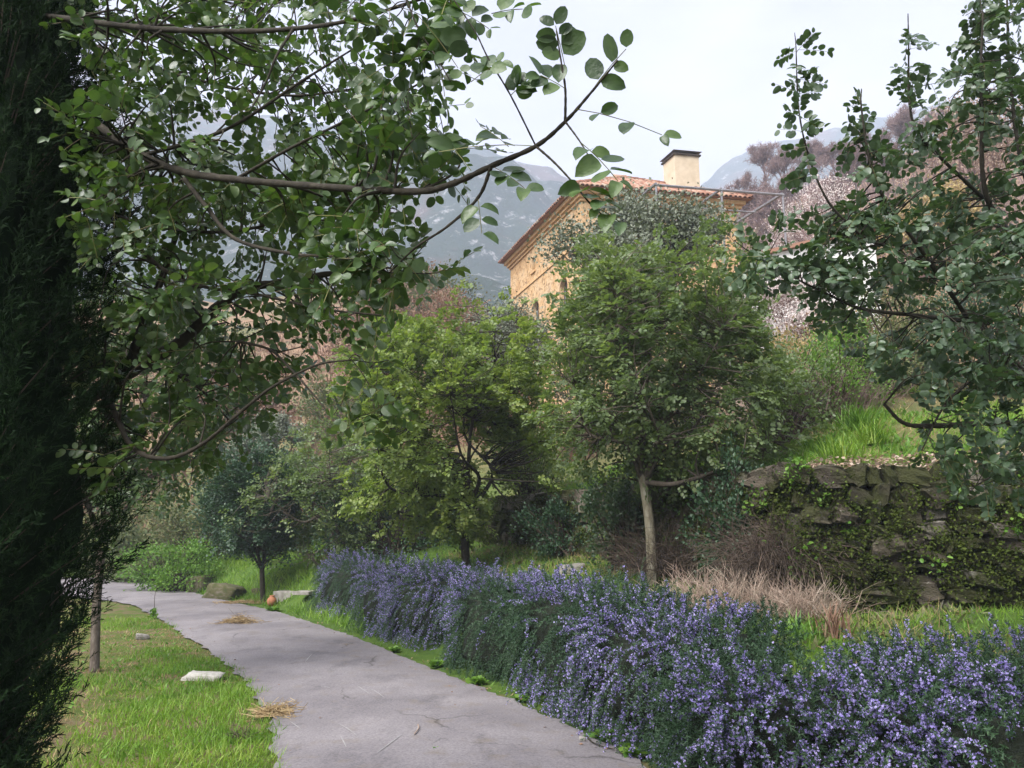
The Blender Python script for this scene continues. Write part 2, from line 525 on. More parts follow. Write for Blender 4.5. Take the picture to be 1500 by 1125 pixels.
t.links.new(tw.outputs['Object'], wn_.inputs['Vector']); t.links.new(mixc(t, .3, tw.outputs['Object'], wn_.outputs['Color']), vc.inputs['Vector'])
ck = ramp(t, vc.outputs['Distance'], [(.0, (.50, .49, .47)), (.012, (1, 1, 1))])
ckm = ramp(t, noise(t, .9, 4, .6), [(.48, (0, 0, 0)), (.6, (1, 1, 1))])
c = mixc(t, ckm, c, mixc(t, 1, c, ck, 'MULTIPLY'))
t.links.new(c, b.inputs['Base Color']); b.inputs['Roughness'].default_value = .85; b.inputs['Specular IOR Level'].default_value = .25
bump(t, b, noise(t, 130, 5, .7), .5, .006)
n = 260
RR = bezier(np.c_[ROAD_R, np.zeros(len(ROAD_R))], n * 4); RL = bezier(np.c_[ROAD_L, np.zeros(len(ROAD_L))], n * 4)


def resample(p, n):
    d = np.r_[0, np.cumsum(np.linalg.norm(np.diff(p, axis=0), axis=1))]
    u = np.linspace(0, 1, n) ** 1.0 * d[-1]
    return np.stack([np.interp(u, d, p[:, k]) for k in range(3)], -1)


def by_nearest(RR, RL, n):
    a = resample(RR, n); b = []
    for p in a:
        k = np.argmin(np.linalg.norm(RL - p, axis=1)); b.append(RL[k])
    return a, np.array(b)


RA, RB = by_nearest(RR, RL, n * 3)
wob = lambda p, k: (fbm(p[:, 0] * 2.2 + k, p[:, 1] * 2.2, 4) - .5)[:, None] * .10 + (fbm(p[:, 0] * 9 + k, p[:, 1] * 9, 3) - .5)[:, None] * .16
dirv = norm(RB - RA)
RA2 = RA + dirv * wob(RA, 3); RB2 = RB + dirv * wob(RB, 31)
cols = np.linspace(0, 1, 9)
V = RA2[:, None] * (1 - cols)[None, :, None] + RB2[:, None] * cols[None, :, None]
V[..., 2] = .008 + .03 * np.sin(np.pi * cols)[None, :]
ii = np.arange(V.shape[0] * 9).reshape(-1, 9)
q = np.stack([ii[:-1, :-1], ii[:-1, 1:], ii[1:, 1:], ii[1:, :-1]], -1).reshape(-1, 4)
acc = Acc(); acc.add(V.reshape(-1, 3), np.concatenate([q[:, [0, 2, 1]], q[:, [0, 3, 2]]]))
road = acc.build('road', m, smooth=True, kind='structure')
M_SCRATCH = noise_mat('chalky_scrape', [(.4, (.20, .19, .19)), (.65, (.34, .325, .32))], 60, .9, 0)


def road_z(x, y):
    a = abs(float(sdist(ROAD_R, x, y))); b_ = abs(float(sdist(ROAD_L, x, y)))
    return .008 + .03 * math.sin(math.pi * a / max(a + b_, .01))


for pts in (((497, 1066), (510, 1074), (523, 1084)), ((523, 1010), (541, 1022)), ((543, 1015), (551, 1019), (563, 1028)), ((589, 1083), (571, 1096), (552, 1110)),
            ((612, 1068), (611, 1078), (606, 1084)), ((457, 962), (451, 969), (447, 974)), ((499, 1084), (507, 1100)), ((470, 1010), (484, 1013)), ((425, 1060), (440, 1071))):
    p = np.array([G(*u) for u in pts]); p = bezier(p, 8)
    d = norm(np.gradient(p, axis=0)); sd = np.stack([-d[:, 1], d[:, 0], 0 * d[:, 0]], -1) * .0055 * (np.sin(np.linspace(.25, 2.9, 8)) + .15)[:, None]
    for k in range(8): p[k, 2] = road_z(p[k, 0], p[k, 1]) + .004
    V = np.concatenate([p + sd, p - sd]); k = np.arange(7)
    a = Acc(); a.add(V, np.concatenate([np.stack([k, k + 8, k + 9], -1), np.stack([k, k + 9, k + 1], -1)]))
    a.build('scrape', M_SCRATCH, road)

# ---- distant mountains
def mountain(name, sky_pts, y0, yr, y1, seed, mat, rough):
    px = np.array([p[0] for p in sky_pts], float); pz = np.array([P(p[0], p[1], yr)[2] for p in sky_pts]); pxx = np.array([P(p[0], p[1], yr)[0] for p in sky_pts])
    x = np.linspace(pxx[0], pxx[-1], 240); y = np.linspace(y0, y1, 110)
    X, Y = np.meshgrid(x, y)
    ridge = np.interp(x, pxx, pz)
    u = np.where(Y < yr, (Y - y0) / (yr - y0), 1 - .5 * (Y - yr) / (y1 - yr))
    h = -4 + (ridge[None] + 4) * np.clip(u, 0, 1) ** .9
    h = h + (fbm(X * .01 + seed, Y * .01, 5) - .5) * rough * np.sin(np.clip(u, 0, 1) * math.pi) * 1.6 + (fbm(X * .04 + seed, Y * .04, 4) - .5) * rough * .35
    i = np.arange(X.size).reshape(X.shape)
    q = np.stack([i[:-1, :-1], i[:-1, 1:], i[1:, 1:], i[1:, :-1]], -1).reshape(-1, 4)
    a = Acc(); a.add(np.stack([X, Y, h], -1).reshape(-1, 3), np.concatenate([q[:, [0, 1, 2]], q[:, [0, 2, 3]]]))
    return a.build(name, mat, smooth=True, kind='structure')


m, t, b, o = new_mat('mountain_scrub_and_rock')
base = ramp(t, noise(t, .015, 10, .65), [(.3, (.02, .045, .03)), (.52, (.04, .07, .045)), (.64, (.11, .08, .06)), (.8, (.17, .13, .11))])
rock = ramp(t, noise(t, .11, 9, .75), [(.56, (0, 0, 0)), (.66, (1, 1, 1))])
t.links.new(mixc(t, rock, base, (.42, .41, .41)), b.inputs['Base Color']); b.inputs['Roughness'].default_value = 1; b.inputs['Specular IOR Level'].default_value = 0
bump(t, b, noise(t, .12, 8, .7), 1, 6)
M_MOUNT = m
mountain('mountain', [(-500, 120), (100, 140), (420, 168), (560, 192), (640, 207), (700, 219), (760, 238), (850, 268), (950, 318), (1060, 400), (1200, 500)], 140, 600, 800, 3, M_MOUNT, 60)
mountain('mountain', [(820, 420), (960, 330), (1020, 280), (1060, 240), (1095, 218), (1150, 208), (1250, 180), (1400, 150), (1700, 120), (2300, 100)], 250, 760, 900, 40, M_MOUNT, 50)

# ================================================================== the house on the hill
aA, aB = R(18.7), R(80.0)
A3 = np.array([-math.sin(aA), math.cos(aA), 0]); B3 = np.array([math.sin(aB), math.cos(aB), 0])
C0 = P(851, 279, 30.0); ZE = C0[2]
LB, LA = 6.75, 9.0
base_z = 6.0
H0 = np.array([C0[0], C0[1], base_z])


def hp(a, b_, z):
    """house coordinates: along the long wall, along the front wall, height"""
    return np.array([C0[0], C0[1], 0]) + A3 * a + B3 * b_ + np.array([0, 0, z])


house = thing('stone_house', 'ochre stone house with red tiled roof and cream chimney up on the hillside', 'house', H0)


def hbuild(acc, name, mat, parent=None, smooth=False, kind=None):
    off = H0.astype(np.float32); acc.V = [v - off for v in acc.V]
    return link(name, acc.mesh(name, smooth), mat, parent or house, None, kind)


def prism(acc, poly, z0, z1):
    """a closed upright prism on a polygon given in house coordinates"""
    k = len(poly); V = [hp(a, b_, z0) for a, b_ in poly] + [hp(a, b_, z1) for a, b_ in poly]
    T = []
    for i in range(k):
        j = (i + 1) % k
        T += [(i, j, k + j), (i, k + j, k + i)]
    for i in range(1, k - 1):
        T += [(0, i + 1, i), (k, k + i, k + i + 1)]
    acc.add(V, T)


m, t, b, o = new_mat('ochre_patched_plaster')
n1 = noise(t, 1.1, 9, .68); n2 = noise(t, 5.5, 8, .7)
c = ramp(t, n1, [(.32, (.40, .235, .115)), (.45, (.52, .335, .175)), (.56, (.58, .41, .245)), (.7, (.42, .31, .22))])
st_ = ramp(t, n2, [(.53, (0, 0, 0)), (.62, (1, 1, 1))])
c = mixc(t, st_, c, (.22, .135, .07))
vo = t.nodes.new('ShaderNodeTexVoronoi'); vo.inputs['Scale'].default_value = 3.6; vo.feature = 'DISTANCE_TO_EDGE'
tcx = t.nodes.new('ShaderNodeTexCoord'); t.links.new(tcx.outputs['Object'], vo.inputs['Vector'])
jo = ramp(t, vo.outputs['Distance'], [(.01, (.72, .68, .62)), (.05, (1, 1, 1))])
t.links.new(mixc(t, 1, c, jo, 'MULTIPLY'), b.inputs['Base Color']); b.inputs['Roughness'].default_value = .95; b.inputs['Specular IOR Level'].default_value = .1
bump(t, b, n2, .7, .05)
M_PLASTER = m
M_CORNICE = noise_mat('cornice_plaster', [(.3, (.40, .235, .115)), (.55, (.56, .36, .18)), (.75, (.62, .45, .27))], 5, .95, .5, .03)
M_TILE = leaf_mat('terracotta_tile', [(.20, .095, .065), (.28, .14, .095), (.36, .21, .15), (.34, .28, .22)], .85, 0, .2)
M_CHIM = noise_mat('cream_render', [(.3, (.48, .39, .28)), (.6, (.58, .48, .36)), (.8, (.62, .54, .43))], 3, .95, .3, .02)
M_DARKWOOD_GAP = noise_mat('dark_shutter_and_gap_shade', [(.4, (.030, .022, .018)), (.7, (.065, .05, .04))], 12, .8, .3)  # shutter wood; also the painted shade of the chimney's open gap
M_IRON = noise_mat('dull_steel_pipe', [(.35, (.13, .125, .14)), (.65, (.24, .235, .25))], 20, .6, .2, spec=.5)

# solid walls with cut window recesses
aw = Acc(); prism(aw, [(0, 0), (0, LB), (LA, LB), (LA, 0)], base_z, ZE)
wall_o = hbuild(aw, 'wall', M_PLASTER)


def arch_poly(w, h, n=8):
    p = [(-w / 2, 0), (w / 2, 0)]
    p += [(w / 2 * math.cos(k * math.pi / n), h - w / 2 + w / 2 * math.sin(k * math.pi / n)) for k in range(n + 1)]
    return p


def face_prism(acc, poly, side, u, z, d0, d1):
    """extrude an outline on a wall face; depth runs inward from the face"""
    k = len(poly); V = []
    for d in (d0, d1):
        for (x, y) in poly:
            V.append(hp(u + x, d, z + y) if side == 'A' else hp(d, u + x, z + y))
    T = []
    for i in range(k):
        j = (i + 1) % k; T += [(i, j, k + j), (i, k + j, k + i)]
    for i in range(1, k - 1):
        T += [(0, i + 1, i), (k, k + i, k + i + 1)]
    acc.add(V, T)


wins = [('A', 2.25, ZE - 1.62, .42, .72), ('A', 5.6, ZE - 1.62, .42, .72), ('B', 2.0, ZE - 1.42, .62, .78), ('B', 2.0, ZE - 4.9, .9, 1.5),
        ('A', 2.0, ZE - 4.6, .9, 1.5), ('A', 5.4, ZE - 4.6, .9, 1.5)]
cutters = []
for side, u, z, w_, h_ in wins:
    ac = Acc(); face_prism(ac, arch_poly(w_, h_), side, u, z, -.3, .32)
    co = hbuild(ac, 'cutter', M_PLASTER)
    import bmesh
    bm = bmesh.new(); bm.from_mesh(co.data); bmesh.ops.recalc_face_normals(bm, faces=bm.faces); bm.to_mesh(co.data); bm.free()
    md = wall_o.modifiers.new('cut', 'BOOLEAN'); md.operation = 'DIFFERENCE'; md.object = co; md.solver = 'EXACT'
    cutters.append(co)
bm = bmesh.new(); bm.from_mesh(wall_o.data); bmesh.ops.recalc_face_normals(bm, faces=bm.faces); bm.to_mesh(wall_o.data); bm.free()
bpy.context.view_layer.update()
ev = wall_o.evaluated_get(bpy.context.evaluated_depsgraph_get())
me2 = bpy.data.meshes.new_from_object(ev)
wall_o.modifiers.clear(); wall_o.data = me2
for co in cutters:
    bpy.data.objects.remove(co)
for side, u, z, w_, h_ in wins:
    ac = Acc(); face_prism(ac, arch_poly(w_ - .004, h_ - .004), side, u, z + .002, .2, .26)
    wn = hbuild(ac, 'window', M_DARKWOOD_GAP)
    ac = Acc()
    for x0 in (-.28, 0, .28):
        face_prism(ac, [(x0 * w_ - .02, .03), (x0 * w_ + .02, .03), (x0 * w_ + .02, h_ * .72), (x0 * w_ - .02, h_ * .72)], side, u, z, .17, .199)
    hbuild(ac, 'window_bar', M_IRON, wn)
    ac = Acc(); face_prism(ac, [(-w_ / 2 - .08, -.10), (w_ / 2 + .08, -.10), (w_ / 2 + .08, -.004), (-w_ / 2 - .08, -.004)], side, u, z, -.07, .05)
    hbuild(ac, 'sill', M_CORNICE, wn)

# stepped cornice bands and a string course, each its own part
for k, (o_, z0, z1) in enumerate(((.07, ZE - .46, ZE - .335), (.16, ZE - .333, ZE - .19), (.27, ZE - .188, ZE - .02))):
    ac = Acc(); prism(ac, [(-o_, -o_), (-o_, LB + o_), (LA + o_, LB + o_), (LA + o_, -o_)], z0, z1)
    hbuild(ac, 'cornice', M_CORNICE)
ac = Acc(); prism(ac, [(-.05, -.05), (-.05, LB + .05), (LA + .05, LB + .05), (LA + .05, -.05)], ZE - 2.16, ZE - 2.04)
hbuild(ac, 'string_course', M_CORNICE)

# hipped roof of barrel tiles
OV = .46; PIT = math.tan(R(31)); run = LB / 2 + OV; rise = run * PIT
ac = Acc()
e = [hp(-OV, -OV, ZE), hp(-OV, LB + OV, ZE), hp(LA + OV, LB + OV, ZE), hp(LA + OV, -OV, ZE)]
r0_, r1_ = hp(-OV + run, LB / 2, ZE + rise), hp(LA + OV - run, LB / 2, ZE + rise)
ac.add(e + [r0_, r1_], [(0, 1, 4), (1, 2, 5), (1, 5, 4), (2, 3, 5), (3, 0, 4), (3, 4, 5), (0, 2, 1), (0, 3, 2)])
roof_o = hbuild(ac, 'roof', M_TILE)
th = np.linspace(0, math.pi, 6)
TV, TT = [], []
for yy, rr in ((0, .10), (.46, .083)):
    TV += [(rr * math.cos(k), yy, rr * .9 * math.sin(k)) for k in th]
for yy, rr in ((0, .08),):
    TV += [(rr * math.cos(k), yy, rr * .75 * math.sin(k)) for k in th]
for k in range(5):
    TT += [(k, k + 1, 7 + k), (k, 7 + k, 6 + k), (12 + k, 13 + k, k + 1), (12 + k, k + 1, k)]
TV = np.array(TV); TT = np.array(TT)
ml, ll, ra = [], [], []


def tile_face(e0, e1, inward, runmax, tri):
    ed = norm(e1 - e0); L = np.linalg.norm(e1 - e0); up = norm(inward * 1.0 + np.array([0, 0, PIT])); sl = math.sqrt(1 + PIT * PIT)
    nrm = norm(np.cross(ed, up)); nrm = nrm if nrm[2] > 0 else -nrm
    for u in np.arange(.1, L, .205):
        rmx = min(u, L - u, runmax)
        for k in range(max(1, int(rmx * sl / .37))):
            p = e0 + ed * (u + random.uniform(-.012, .012)) + up * (k * .37 - .05 + random.uniform(-.015, .015)) + nrm * (.015 + random.uniform(0, .012))
            d = norm(up + ed * random.uniform(-.04, .04) + nrm * .05)
            ml.append(basis(d[None], nrm[None])[0]); ll.append(p); ra.append(random.random())


tile_face(e[0], e[1], A3, run, True)
tile_face(e[3], e[0], B3, run, False)
tile_face(e[1], e[2], -B3, run, False)
ac = Acc(); ac.scatter(TV, TT, np.array(ml), np.array(ll), np.array(ra))
hbuild(ac, 'roof_tile_rows', M_TILE, roof_o, True, 'stuff')
ml, ll, ra = [], [], []
for p0, p1 in ((e[0], r0_), (e[1], r0_), (r0_, r1_)):
    d = norm(p1 - p0); L = np.linalg.norm(p1 - p0)
    for k in np.arange(0, L, .36):
        ml.append(basis(d[None], np.array([[0, 0, 1.]]))[0] * 1.25); ll.append(p0 + d * k + np.array([0, 0, .07])); ra.append(random.random())
ac = Acc(); ac.scatter(TV, TT, np.array(ml), np.array(ll), np.array(ra))
hbuild(ac, 'ridge_tile_rows', M_TILE, roof_o, True, 'stuff')

# chimney: cream rendered shaft, solid dark block painted as the shaded gap, capping slab
ca, cb = 1.55, 5.25
ch_b, ch_w = ZE + .4, .56
ac = Acc(); prism(ac, [(ca - .5, cb - ch_w), (ca - .5, cb + ch_w), (ca + .5, cb + ch_w), (ca + .5, cb - ch_w)], ch_b, ZE + 2.50)
chim = hbuild(ac, 'chimney', M_CHIM, roof_o)
ac = Acc(); prism(ac, [(ca - .57, cb - ch_w - .07), (ca - .57, cb + ch_w + .07), (ca + .57, cb + ch_w + .07), (ca + .57, cb - ch_w - .07)], ZE + 2.502, ZE + 2.57)
prism(ac, [(ca - .45, cb - ch_w + .06), (ca - .45, cb + ch_w - .06), (ca + .45, cb + ch_w - .06), (ca + .45, cb - ch_w + .06)], ZE + 2.572, ZE + 2.68)
hbuild(ac, 'chimney_ledge_and_gap_shade', M_DARKWOOD_GAP, roof_o)
ac = Acc()
lo = [hp(ca - .62, cb - ch_w - .1, ZE + 2.682), hp(ca - .62, cb + ch_w + .1, ZE + 2.682), hp(ca + .62, cb + ch_w + .1, ZE + 2.682), hp(ca + .62, cb - ch_w - .1, ZE + 2.682)]
hi = [hp(ca - .3, cb - .3, ZE + 2.80), hp(ca - .3, cb + .3, ZE + 2.80), hp(ca + .3, cb + .3, ZE + 2.80), hp(ca + .3, cb - .3, ZE + 2.80)]
ac.add(lo + hi, [(0, 1, 5), (0, 5, 4), (1, 2, 6), (1, 6, 5), (2, 3, 7), (2, 7, 6), (3, 0, 4), (3, 4, 7), (4, 5, 6), (4, 6, 7), (0, 2, 1), (0, 3, 2)])
hbuild(ac, 'chimney_cap', M_IRON, roof_o)
ac = Acc(); face_prism(ac, [(-.24, 0), (.24, 0), (.24, .07), (-.24, .07)], 'B', cb + .1, ZE + .98, ca - .53, ca - .502)
hbuild(ac, 'chimney_vent', M_CORNICE, roof_o)

# steel pergola in front of the house
p0 = P(961, 271, 24.8)
perg = thing('steel_pergola', 'open steel pipe pergola in front of the ochre house wall', 'pergola', (p0[0], p0[1], 9.0))


def pipe(name, a, b_, r=.045):
    a = np.asarray(a) - np.array(perg.location); b_ = np.asarray(b_) - np.array(perg.location)
    ac = Acc(); ac.tube([a, (a + b_) / 2, b_], r, 6); ac.build(name, M_IRON, perg)


ends = [p0 + B3 * u for u in (0, 2.35, 4.62)]
pipe('front_beam', ends[0], ends[2] + B3 * .05)
for e_ in ends:
    pipe('rafter', e_ + np.array([0, 0, .05]), e_ + A3 * 3.6 + np.array([0, 0, .05]), .055)
    pipe('post', e_ - np.array([0, 0, .04]), e_ * np.array([1, 1, 0]) + np.array([0, 0, float(Z(e_[0], e_[1]))]), .04)
for u in (1.5, 3.45):
    pipe('cross_bar', p0 + A3 * u + np.array([0, 0, -.04]), ends[2] + A3 * u + np.array([0, 0, -.04]), .028)

# white outbuilding at the right, half hidden
wb = P(1190, 400, 23); wbz = float(Z(wb[0], wb[1]))
M_WHITE = noise_mat('whitewash', [(.3, (.60, .59, .58)), (.6, (.74, .73, .72))], 2.5, .95, .3, .02)
ob = thing('whitewashed_shed', 'small whitewashed shed with a red tiled roof edge behind the glossy tree', 'shed', (wb[0], wb[1], wbz))
za = P(1190, 372, 23)[2] - wbz
ac = Acc(); ac.add([(-1.2, 0, -1), (2.2, .4, -1), (2.2, 3, -1), (-1.2, 3, -1), (-1.2, 0, za), (2.2, .4, za + .9), (2.2, 3, za + .9), (-1.2, 3, za)],
                   [(0, 1, 5), (0, 5, 4), (1, 2, 6), (1, 6, 5), (2, 3, 7), (2, 7, 6), (3, 0, 4), (3, 4, 7), (4, 5, 6), (4, 6, 7)])
ac.build('wall', M_WHITE, ob)
ac = Acc(); ac.add([(-1.5, -.15, za - .06), (2.4, .25, za + .99), (2.4, 3.2, za + .99), (-1.5, 3.2, za - .06), (-1.5, -.15, za + .06), (2.4, .25, za + 1.11), (2.4, 3.2, za + 1.11), (-1.5, 3.2, za + .06)],
                   [(0, 1, 5), (0, 5, 4), (1, 2, 6), (1, 6, 5), (2, 3, 7), (2, 7, 6), (3, 0, 4), (3, 4, 7), (4, 5, 6), (4, 6, 7), (0, 2, 1), (0, 3, 2)])
ac.build('roof', M_TILE, ob)

# ================================================================== dry stone retaining wall
wo = np.array([3.35, 8.95, .9])
wall = thing('stone_retaining_wall', 'mossy dry stone retaining wall below the upper terrace', 'wall', wo)
m, t, b, o = new_mat('mossy_limestone')
oi = t.nodes.new('ShaderNodeObjectInfo')
c = ramp(t, oi.outputs['Random'], [(0, (.045, .038, .030)), (.45, (.085, .070, .055)), (.75, (.14, .115, .09)), (.95, (.25, .225, .19))])
lich = ramp(t, noise(t, 3.0, 8, .7), [(.60, (0, 0, 0)), (.66, (.8, .8, .8))])
c = mixc(t, lich, c, (.34, .32, .28))
geo = t.nodes.new('ShaderNodeNewGeometry'); mn = t.nodes.new('ShaderNodeTexNoise'); mn.inputs['Scale'].default_value = 2.1; mn.inputs['Detail'].default_value = 8
t.links.new(geo.outputs['Position'], mn.inputs['Vector'])
c = mixc(t, ramp(t, mn.outputs['Fac'], [(.40, (0, 0, 0)), (.56, (.9, .9, .9))]), c, (.040, .045, .014))
t.links.new(c, b.inputs['Base Color']); b.inputs['Roughness'].default_value = .95; b.inputs['Specular IOR Level'].default_value = .15
bump(t, b, noise(t, 5, 9, .7), .9, .08)
M_STONE = m
M_EARTH = noise_mat('dark_earth', [(.35, (.022, .018, .012)), (.65, (.05, .04, .028))], 6, 1, .8, .05)


def stone_mesh(seed):
    r = np.random.default_rng(seed); g = [-1, -.72, 0, .72, 1]
    vid = {}; V = []; T = []

    def vi(p):
        k = tuple(np.round(p, 3))
        if k not in vid:
            vid[k] = len(V); V.append(p)
        return vid[k]
    for ax in range(3):
        for sg in (-1, 1):
            if ax == 1 and sg == 1:
                continue
            for i in (0, 1, 3) if False else range(4):
                for j in range(4):
                    qd = []
                    for (a_, b_) in ((i, j), (i + 1, j), (i + 1, j + 1), (i, j + 1)):
                        p = np.zeros(3); p[ax] = sg; p[(ax + 1) % 3] = g[a_]; p[(ax + 2) % 3] = g[b_]; qd.append(vi(p))
                    if sg < 0: qd = qd[::-1]
                    T += [(qd[0], qd[1], qd[2]), (qd[0], qd[2], qd[3])]
    V = np.array(V)
    n4 = np.sum(np.abs(V) ** 7, axis=1, keepdims=True) ** (1 / 7)
    V = V / n4 * (1 + (r.random((len(V), 1)) - .5) * .30) + (r.random((len(V), 3)) - .5) * .16
    V[:, 2] += V[:, 0] * r.uniform(-.38, .38); V[:, 0] += V[:, 2] * r.uniform(-.38, .38)
    a = Acc(); a.add(V * .5, T); me = a.mesh('stone', False); me.materials.append(M_STONE)
    return me


STONES = [stone_mesh(k) for k in range(16)]
moss_pts = []
seg_pts = WALL[1:6]
nst = 0
for (p, q_), full in zip(zip(seg_pts[:-1], seg_pts[1:]), (1, 1, 1, 1)):
    d = np.array([*(q_ - p), 0]); L = np.linalg.norm(d); d /= L; nn = np.array([-d[1], d[0], 0])     # nn points downhill (towards the road)
    nn = nn if nn[1] < 0 else -nn
    ang = math.atan2(d[1], d[0]) + math.pi
    mid = (p + q_) / 2
    z0 = float(Z(*(mid + nn[:2] * .5))) - .12
    z1 = 2.42 if p[0] > 2 else 2.42 + .0
    z = z0
    far = mid[1] > 12.5
    while z < z1 - .05:
        hh = random.uniform(.10, .20) * (1.45 if far else 1)
        if z + hh > z1 - .08: hh = max(z1 - z, .1)
        u = -random.uniform(0, .15)
        while u < L:
            ww = random.choice((.1, .16, .22, .3, .4)) * random.uniform(.8, 1.2) * (1.7 if far else 1)
            o_ = bpy.data.objects.new('stone', random.choice(STONES)); COL.objects.link(o_); o_.parent = wall
            c = np.array([*p, 0]) + d * (u + ww / 2) + nn * random.uniform(-.05, .06) + np.array([0, 0, z + hh / 2 + random.uniform(-.015, .015)])
            o_.location = c - wo; o_.rotation_euler = (random.uniform(-.15, .15), random.uniform(-.28, .28), ang + random.uniform(-.25, .25))
            o_.scale = (ww * 1.04, random.uniform(.26, .48), hh * random.uniform(.92, 1.35)); nst += 1
            if random.random() < .9:
                for _ in range(5): moss_pts.append((c + nn * .19 + d * random.uniform(-.5, .5) * ww + np.array([0, 0, random.uniform(-.5, .5) * hh]), nn))
            u += ww
        z += hh
ac = Acc()
for p, q_ in zip(seg_pts[:-1], seg_pts[1:]):
    d = norm(np.array([*(q_ - p), 0])); nn = np.array([-d[1], d[0], 0]); nn = nn if nn[1] < 0 else -nn
    a_ = np.array([*p, 0]); b_ = np.array([*q_, 0])
    V = [a_ - nn * .02, b_ - nn * .02, b_ - nn * .4, a_ - nn * .4]
    ac.add([v + [0, 0, .4] for v in V] + [v + [0, 0, 2.30] for v in V], [(0, 1, 5), (0, 5, 4), (1, 2, 6), (1, 6, 5), (2, 3, 7), (2, 7, 6), (3, 0, 4), (3, 4, 7), (4, 5, 6), (4, 6, 7)])
ac.V = [v - wo.astype(np.float32) for v in ac.V]
link('earth_core', ac.mesh('earth_core'), M_EARTH, wall)
# moss and small wall plants growing from the joints
mp_ = np.array([q_[0] for q_ in moss_pts]); mnv = np.array([q_[1] for q_ in moss_pts])
keep = fbm(mp_[:, 0] * 1.6 + mp_[:, 1], mp_[:, 2] * 2.2) > .36
mp_, mnv = mp_[keep], mnv[keep]
k = np.repeat(np.arange(len(mp_)), 26)
d = norm(mnv[k] * .9 + rng.normal(size=(len(k), 3)) * .7 + [0, 0, .1])
pos = mp_[k] + rng.normal(size=(len(k), 3)) * [.05, .05, .045]
ac = Acc(); ac.scatter(*LEAF_LOW, basis(d, rand_dirs(len(k))) * rng.uniform(.018, .05, len(k))[:, None, None], pos - wo, np.clip(rng.random(len(k)) * .6 + fbm(pos[:, 0] * 3, pos[:, 2] * 3) * .5 - .1, 0, 1))
link('moss', ac.mesh('moss'), M_MOSS, wall, None, 'stuff')
kk = rng.choice(len(mp_), 46, replace=False)
k = np.repeat(kk, 34)
d = norm(mnv[k] * .8 + rng.normal(size=(len(k), 3)) * .6 + [0, 0, -.15])
pos = mp_[k] + rng.normal(size=(len(k), 3)) * [.07, .05, .07] + mnv[k] * .03
ac = Acc(); ac.scatter(*LEAF_MID, basis(d, rand_dirs(len(k)) + [0, 0, .8]) * rng.uniform(.03, .07, len(k))[:, None, None], pos - wo, rng.random(len(k)))
link('wall_plants', ac.mesh('wall_plants'), M_WEED, wall, None, 'stuff')
print('stones', nst)

# ================================================================== trees
def tree_skeleton(base, fork, limbs_to, r_trunk, r_limb, acc_trunk, acc_branch, lean=.15, r=None):
    """tapered trunk, then curved limbs to the given ends; returns sample points along the limbs with their radius"""
    r = r or rng
    base = np.asarray(base, float); fork = np.asarray(fork, float)
    mid = (base + fork) / 2 + r.normal(size=3) * [lean * .3, lean * .3, 0]
    tp = bezier([base - [0, 0, .15], base, mid, fork], 14)
    acc_trunk.tube(tp, np.interp(np.linspace(0, 1, 14), [0, .12, 1], [r_trunk * 1.45, r_trunk * 1.05, r_trunk * .8]), 9)
    S, SR = [], []
    for e_ in limbs_to:
        e_ = np.asarray(e_, float); v = e_ - fork; L = np.linalg.norm(v)
        st = fork + (base - fork) * r.uniform(0, .18)
        c1 = st + np.array([v[0] * .22, v[1] * .22, v[2] * .42]) + r.normal(size=3) * .08 * L
        c2 = st + v * .66 + r.normal(size=3) * .09 * L
        path = bezier([st, c1, c2, e_], 16)
        rad = np.linspace(r_limb, r_limb * .22, 16) * r.uniform(.8, 1.1)
        acc_branch.tube(path, rad, 6)
        S.append(path[3:]); SR.append(rad[3:])
    return np.concatenate(S), np.concatenate(SR)


def attach(acc, S, SR, pts, r_end, r=None, n=6, sides=4, rmax=.02):
    """curved twigs from the nearest limb point to every cluster point; returns the twig end directions"""
    r = r or rng
    D = []
    for p in pts:
        dd = np.linalg.norm(S - p, axis=1) + np.maximum(0, S[:, 2] - p[2]) * .6
        k = int(np.argmin(dd)); a_ = S[k]; L = np.linalg.norm(p - a_)
        mid = (a_ + p) / 2 + r.normal(size=3) * .14 * L - [0, 0, .06 * L]
        path = bezier([a_, mid, p], n)
        acc.tube(path, np.linspace(min(SR[k] * .7, rmax), r_end, n), sides, r.random(), False)
        D.append(path[-1] - path[-2])
    return norm(np.array(D) + 1e-6)


def crown_points(c, rad, n, r, inner=.25, lump=.3, cut=None):
    """points through an uneven ellipsoid, denser towards its outside, with gaps"""
    c = np.asarray(c, float); rad = np.asarray(rad, float)
    ph = r.uniform(0, 6.28, 6)
    out_ = []
    while len(out_) < n:
        d = rand_dirs(n * 2, r); u = inner + (1 - inner) * r.random(n * 2) ** .55
        sc = 1 + lump * (np.sin(3.1 * d[:, 0] + ph[0]) * np.sin(3.7 * d[:, 2] + ph[1]) + .6 * np.sin(6.3 * d[:, 1] + ph[2]) * np.sin(5.7 * d[:, 0] + ph[3])) + r.normal(size=n * 2) * .05
        gap = np.sin(5.2 * d[:, 0] * u + ph[4]) + np.sin(5.9 * d[:, 2] * u + ph[5]) + np.sin(5.1 * d[:, 1] * u + ph[1]) > -1.15
        p = c + d * rad * (u * sc)[:, None]
        p = p[gap]
        if cut is not None: p = p[cut(p)]
        out_ += list(p)
    return np.array(out_[:n])


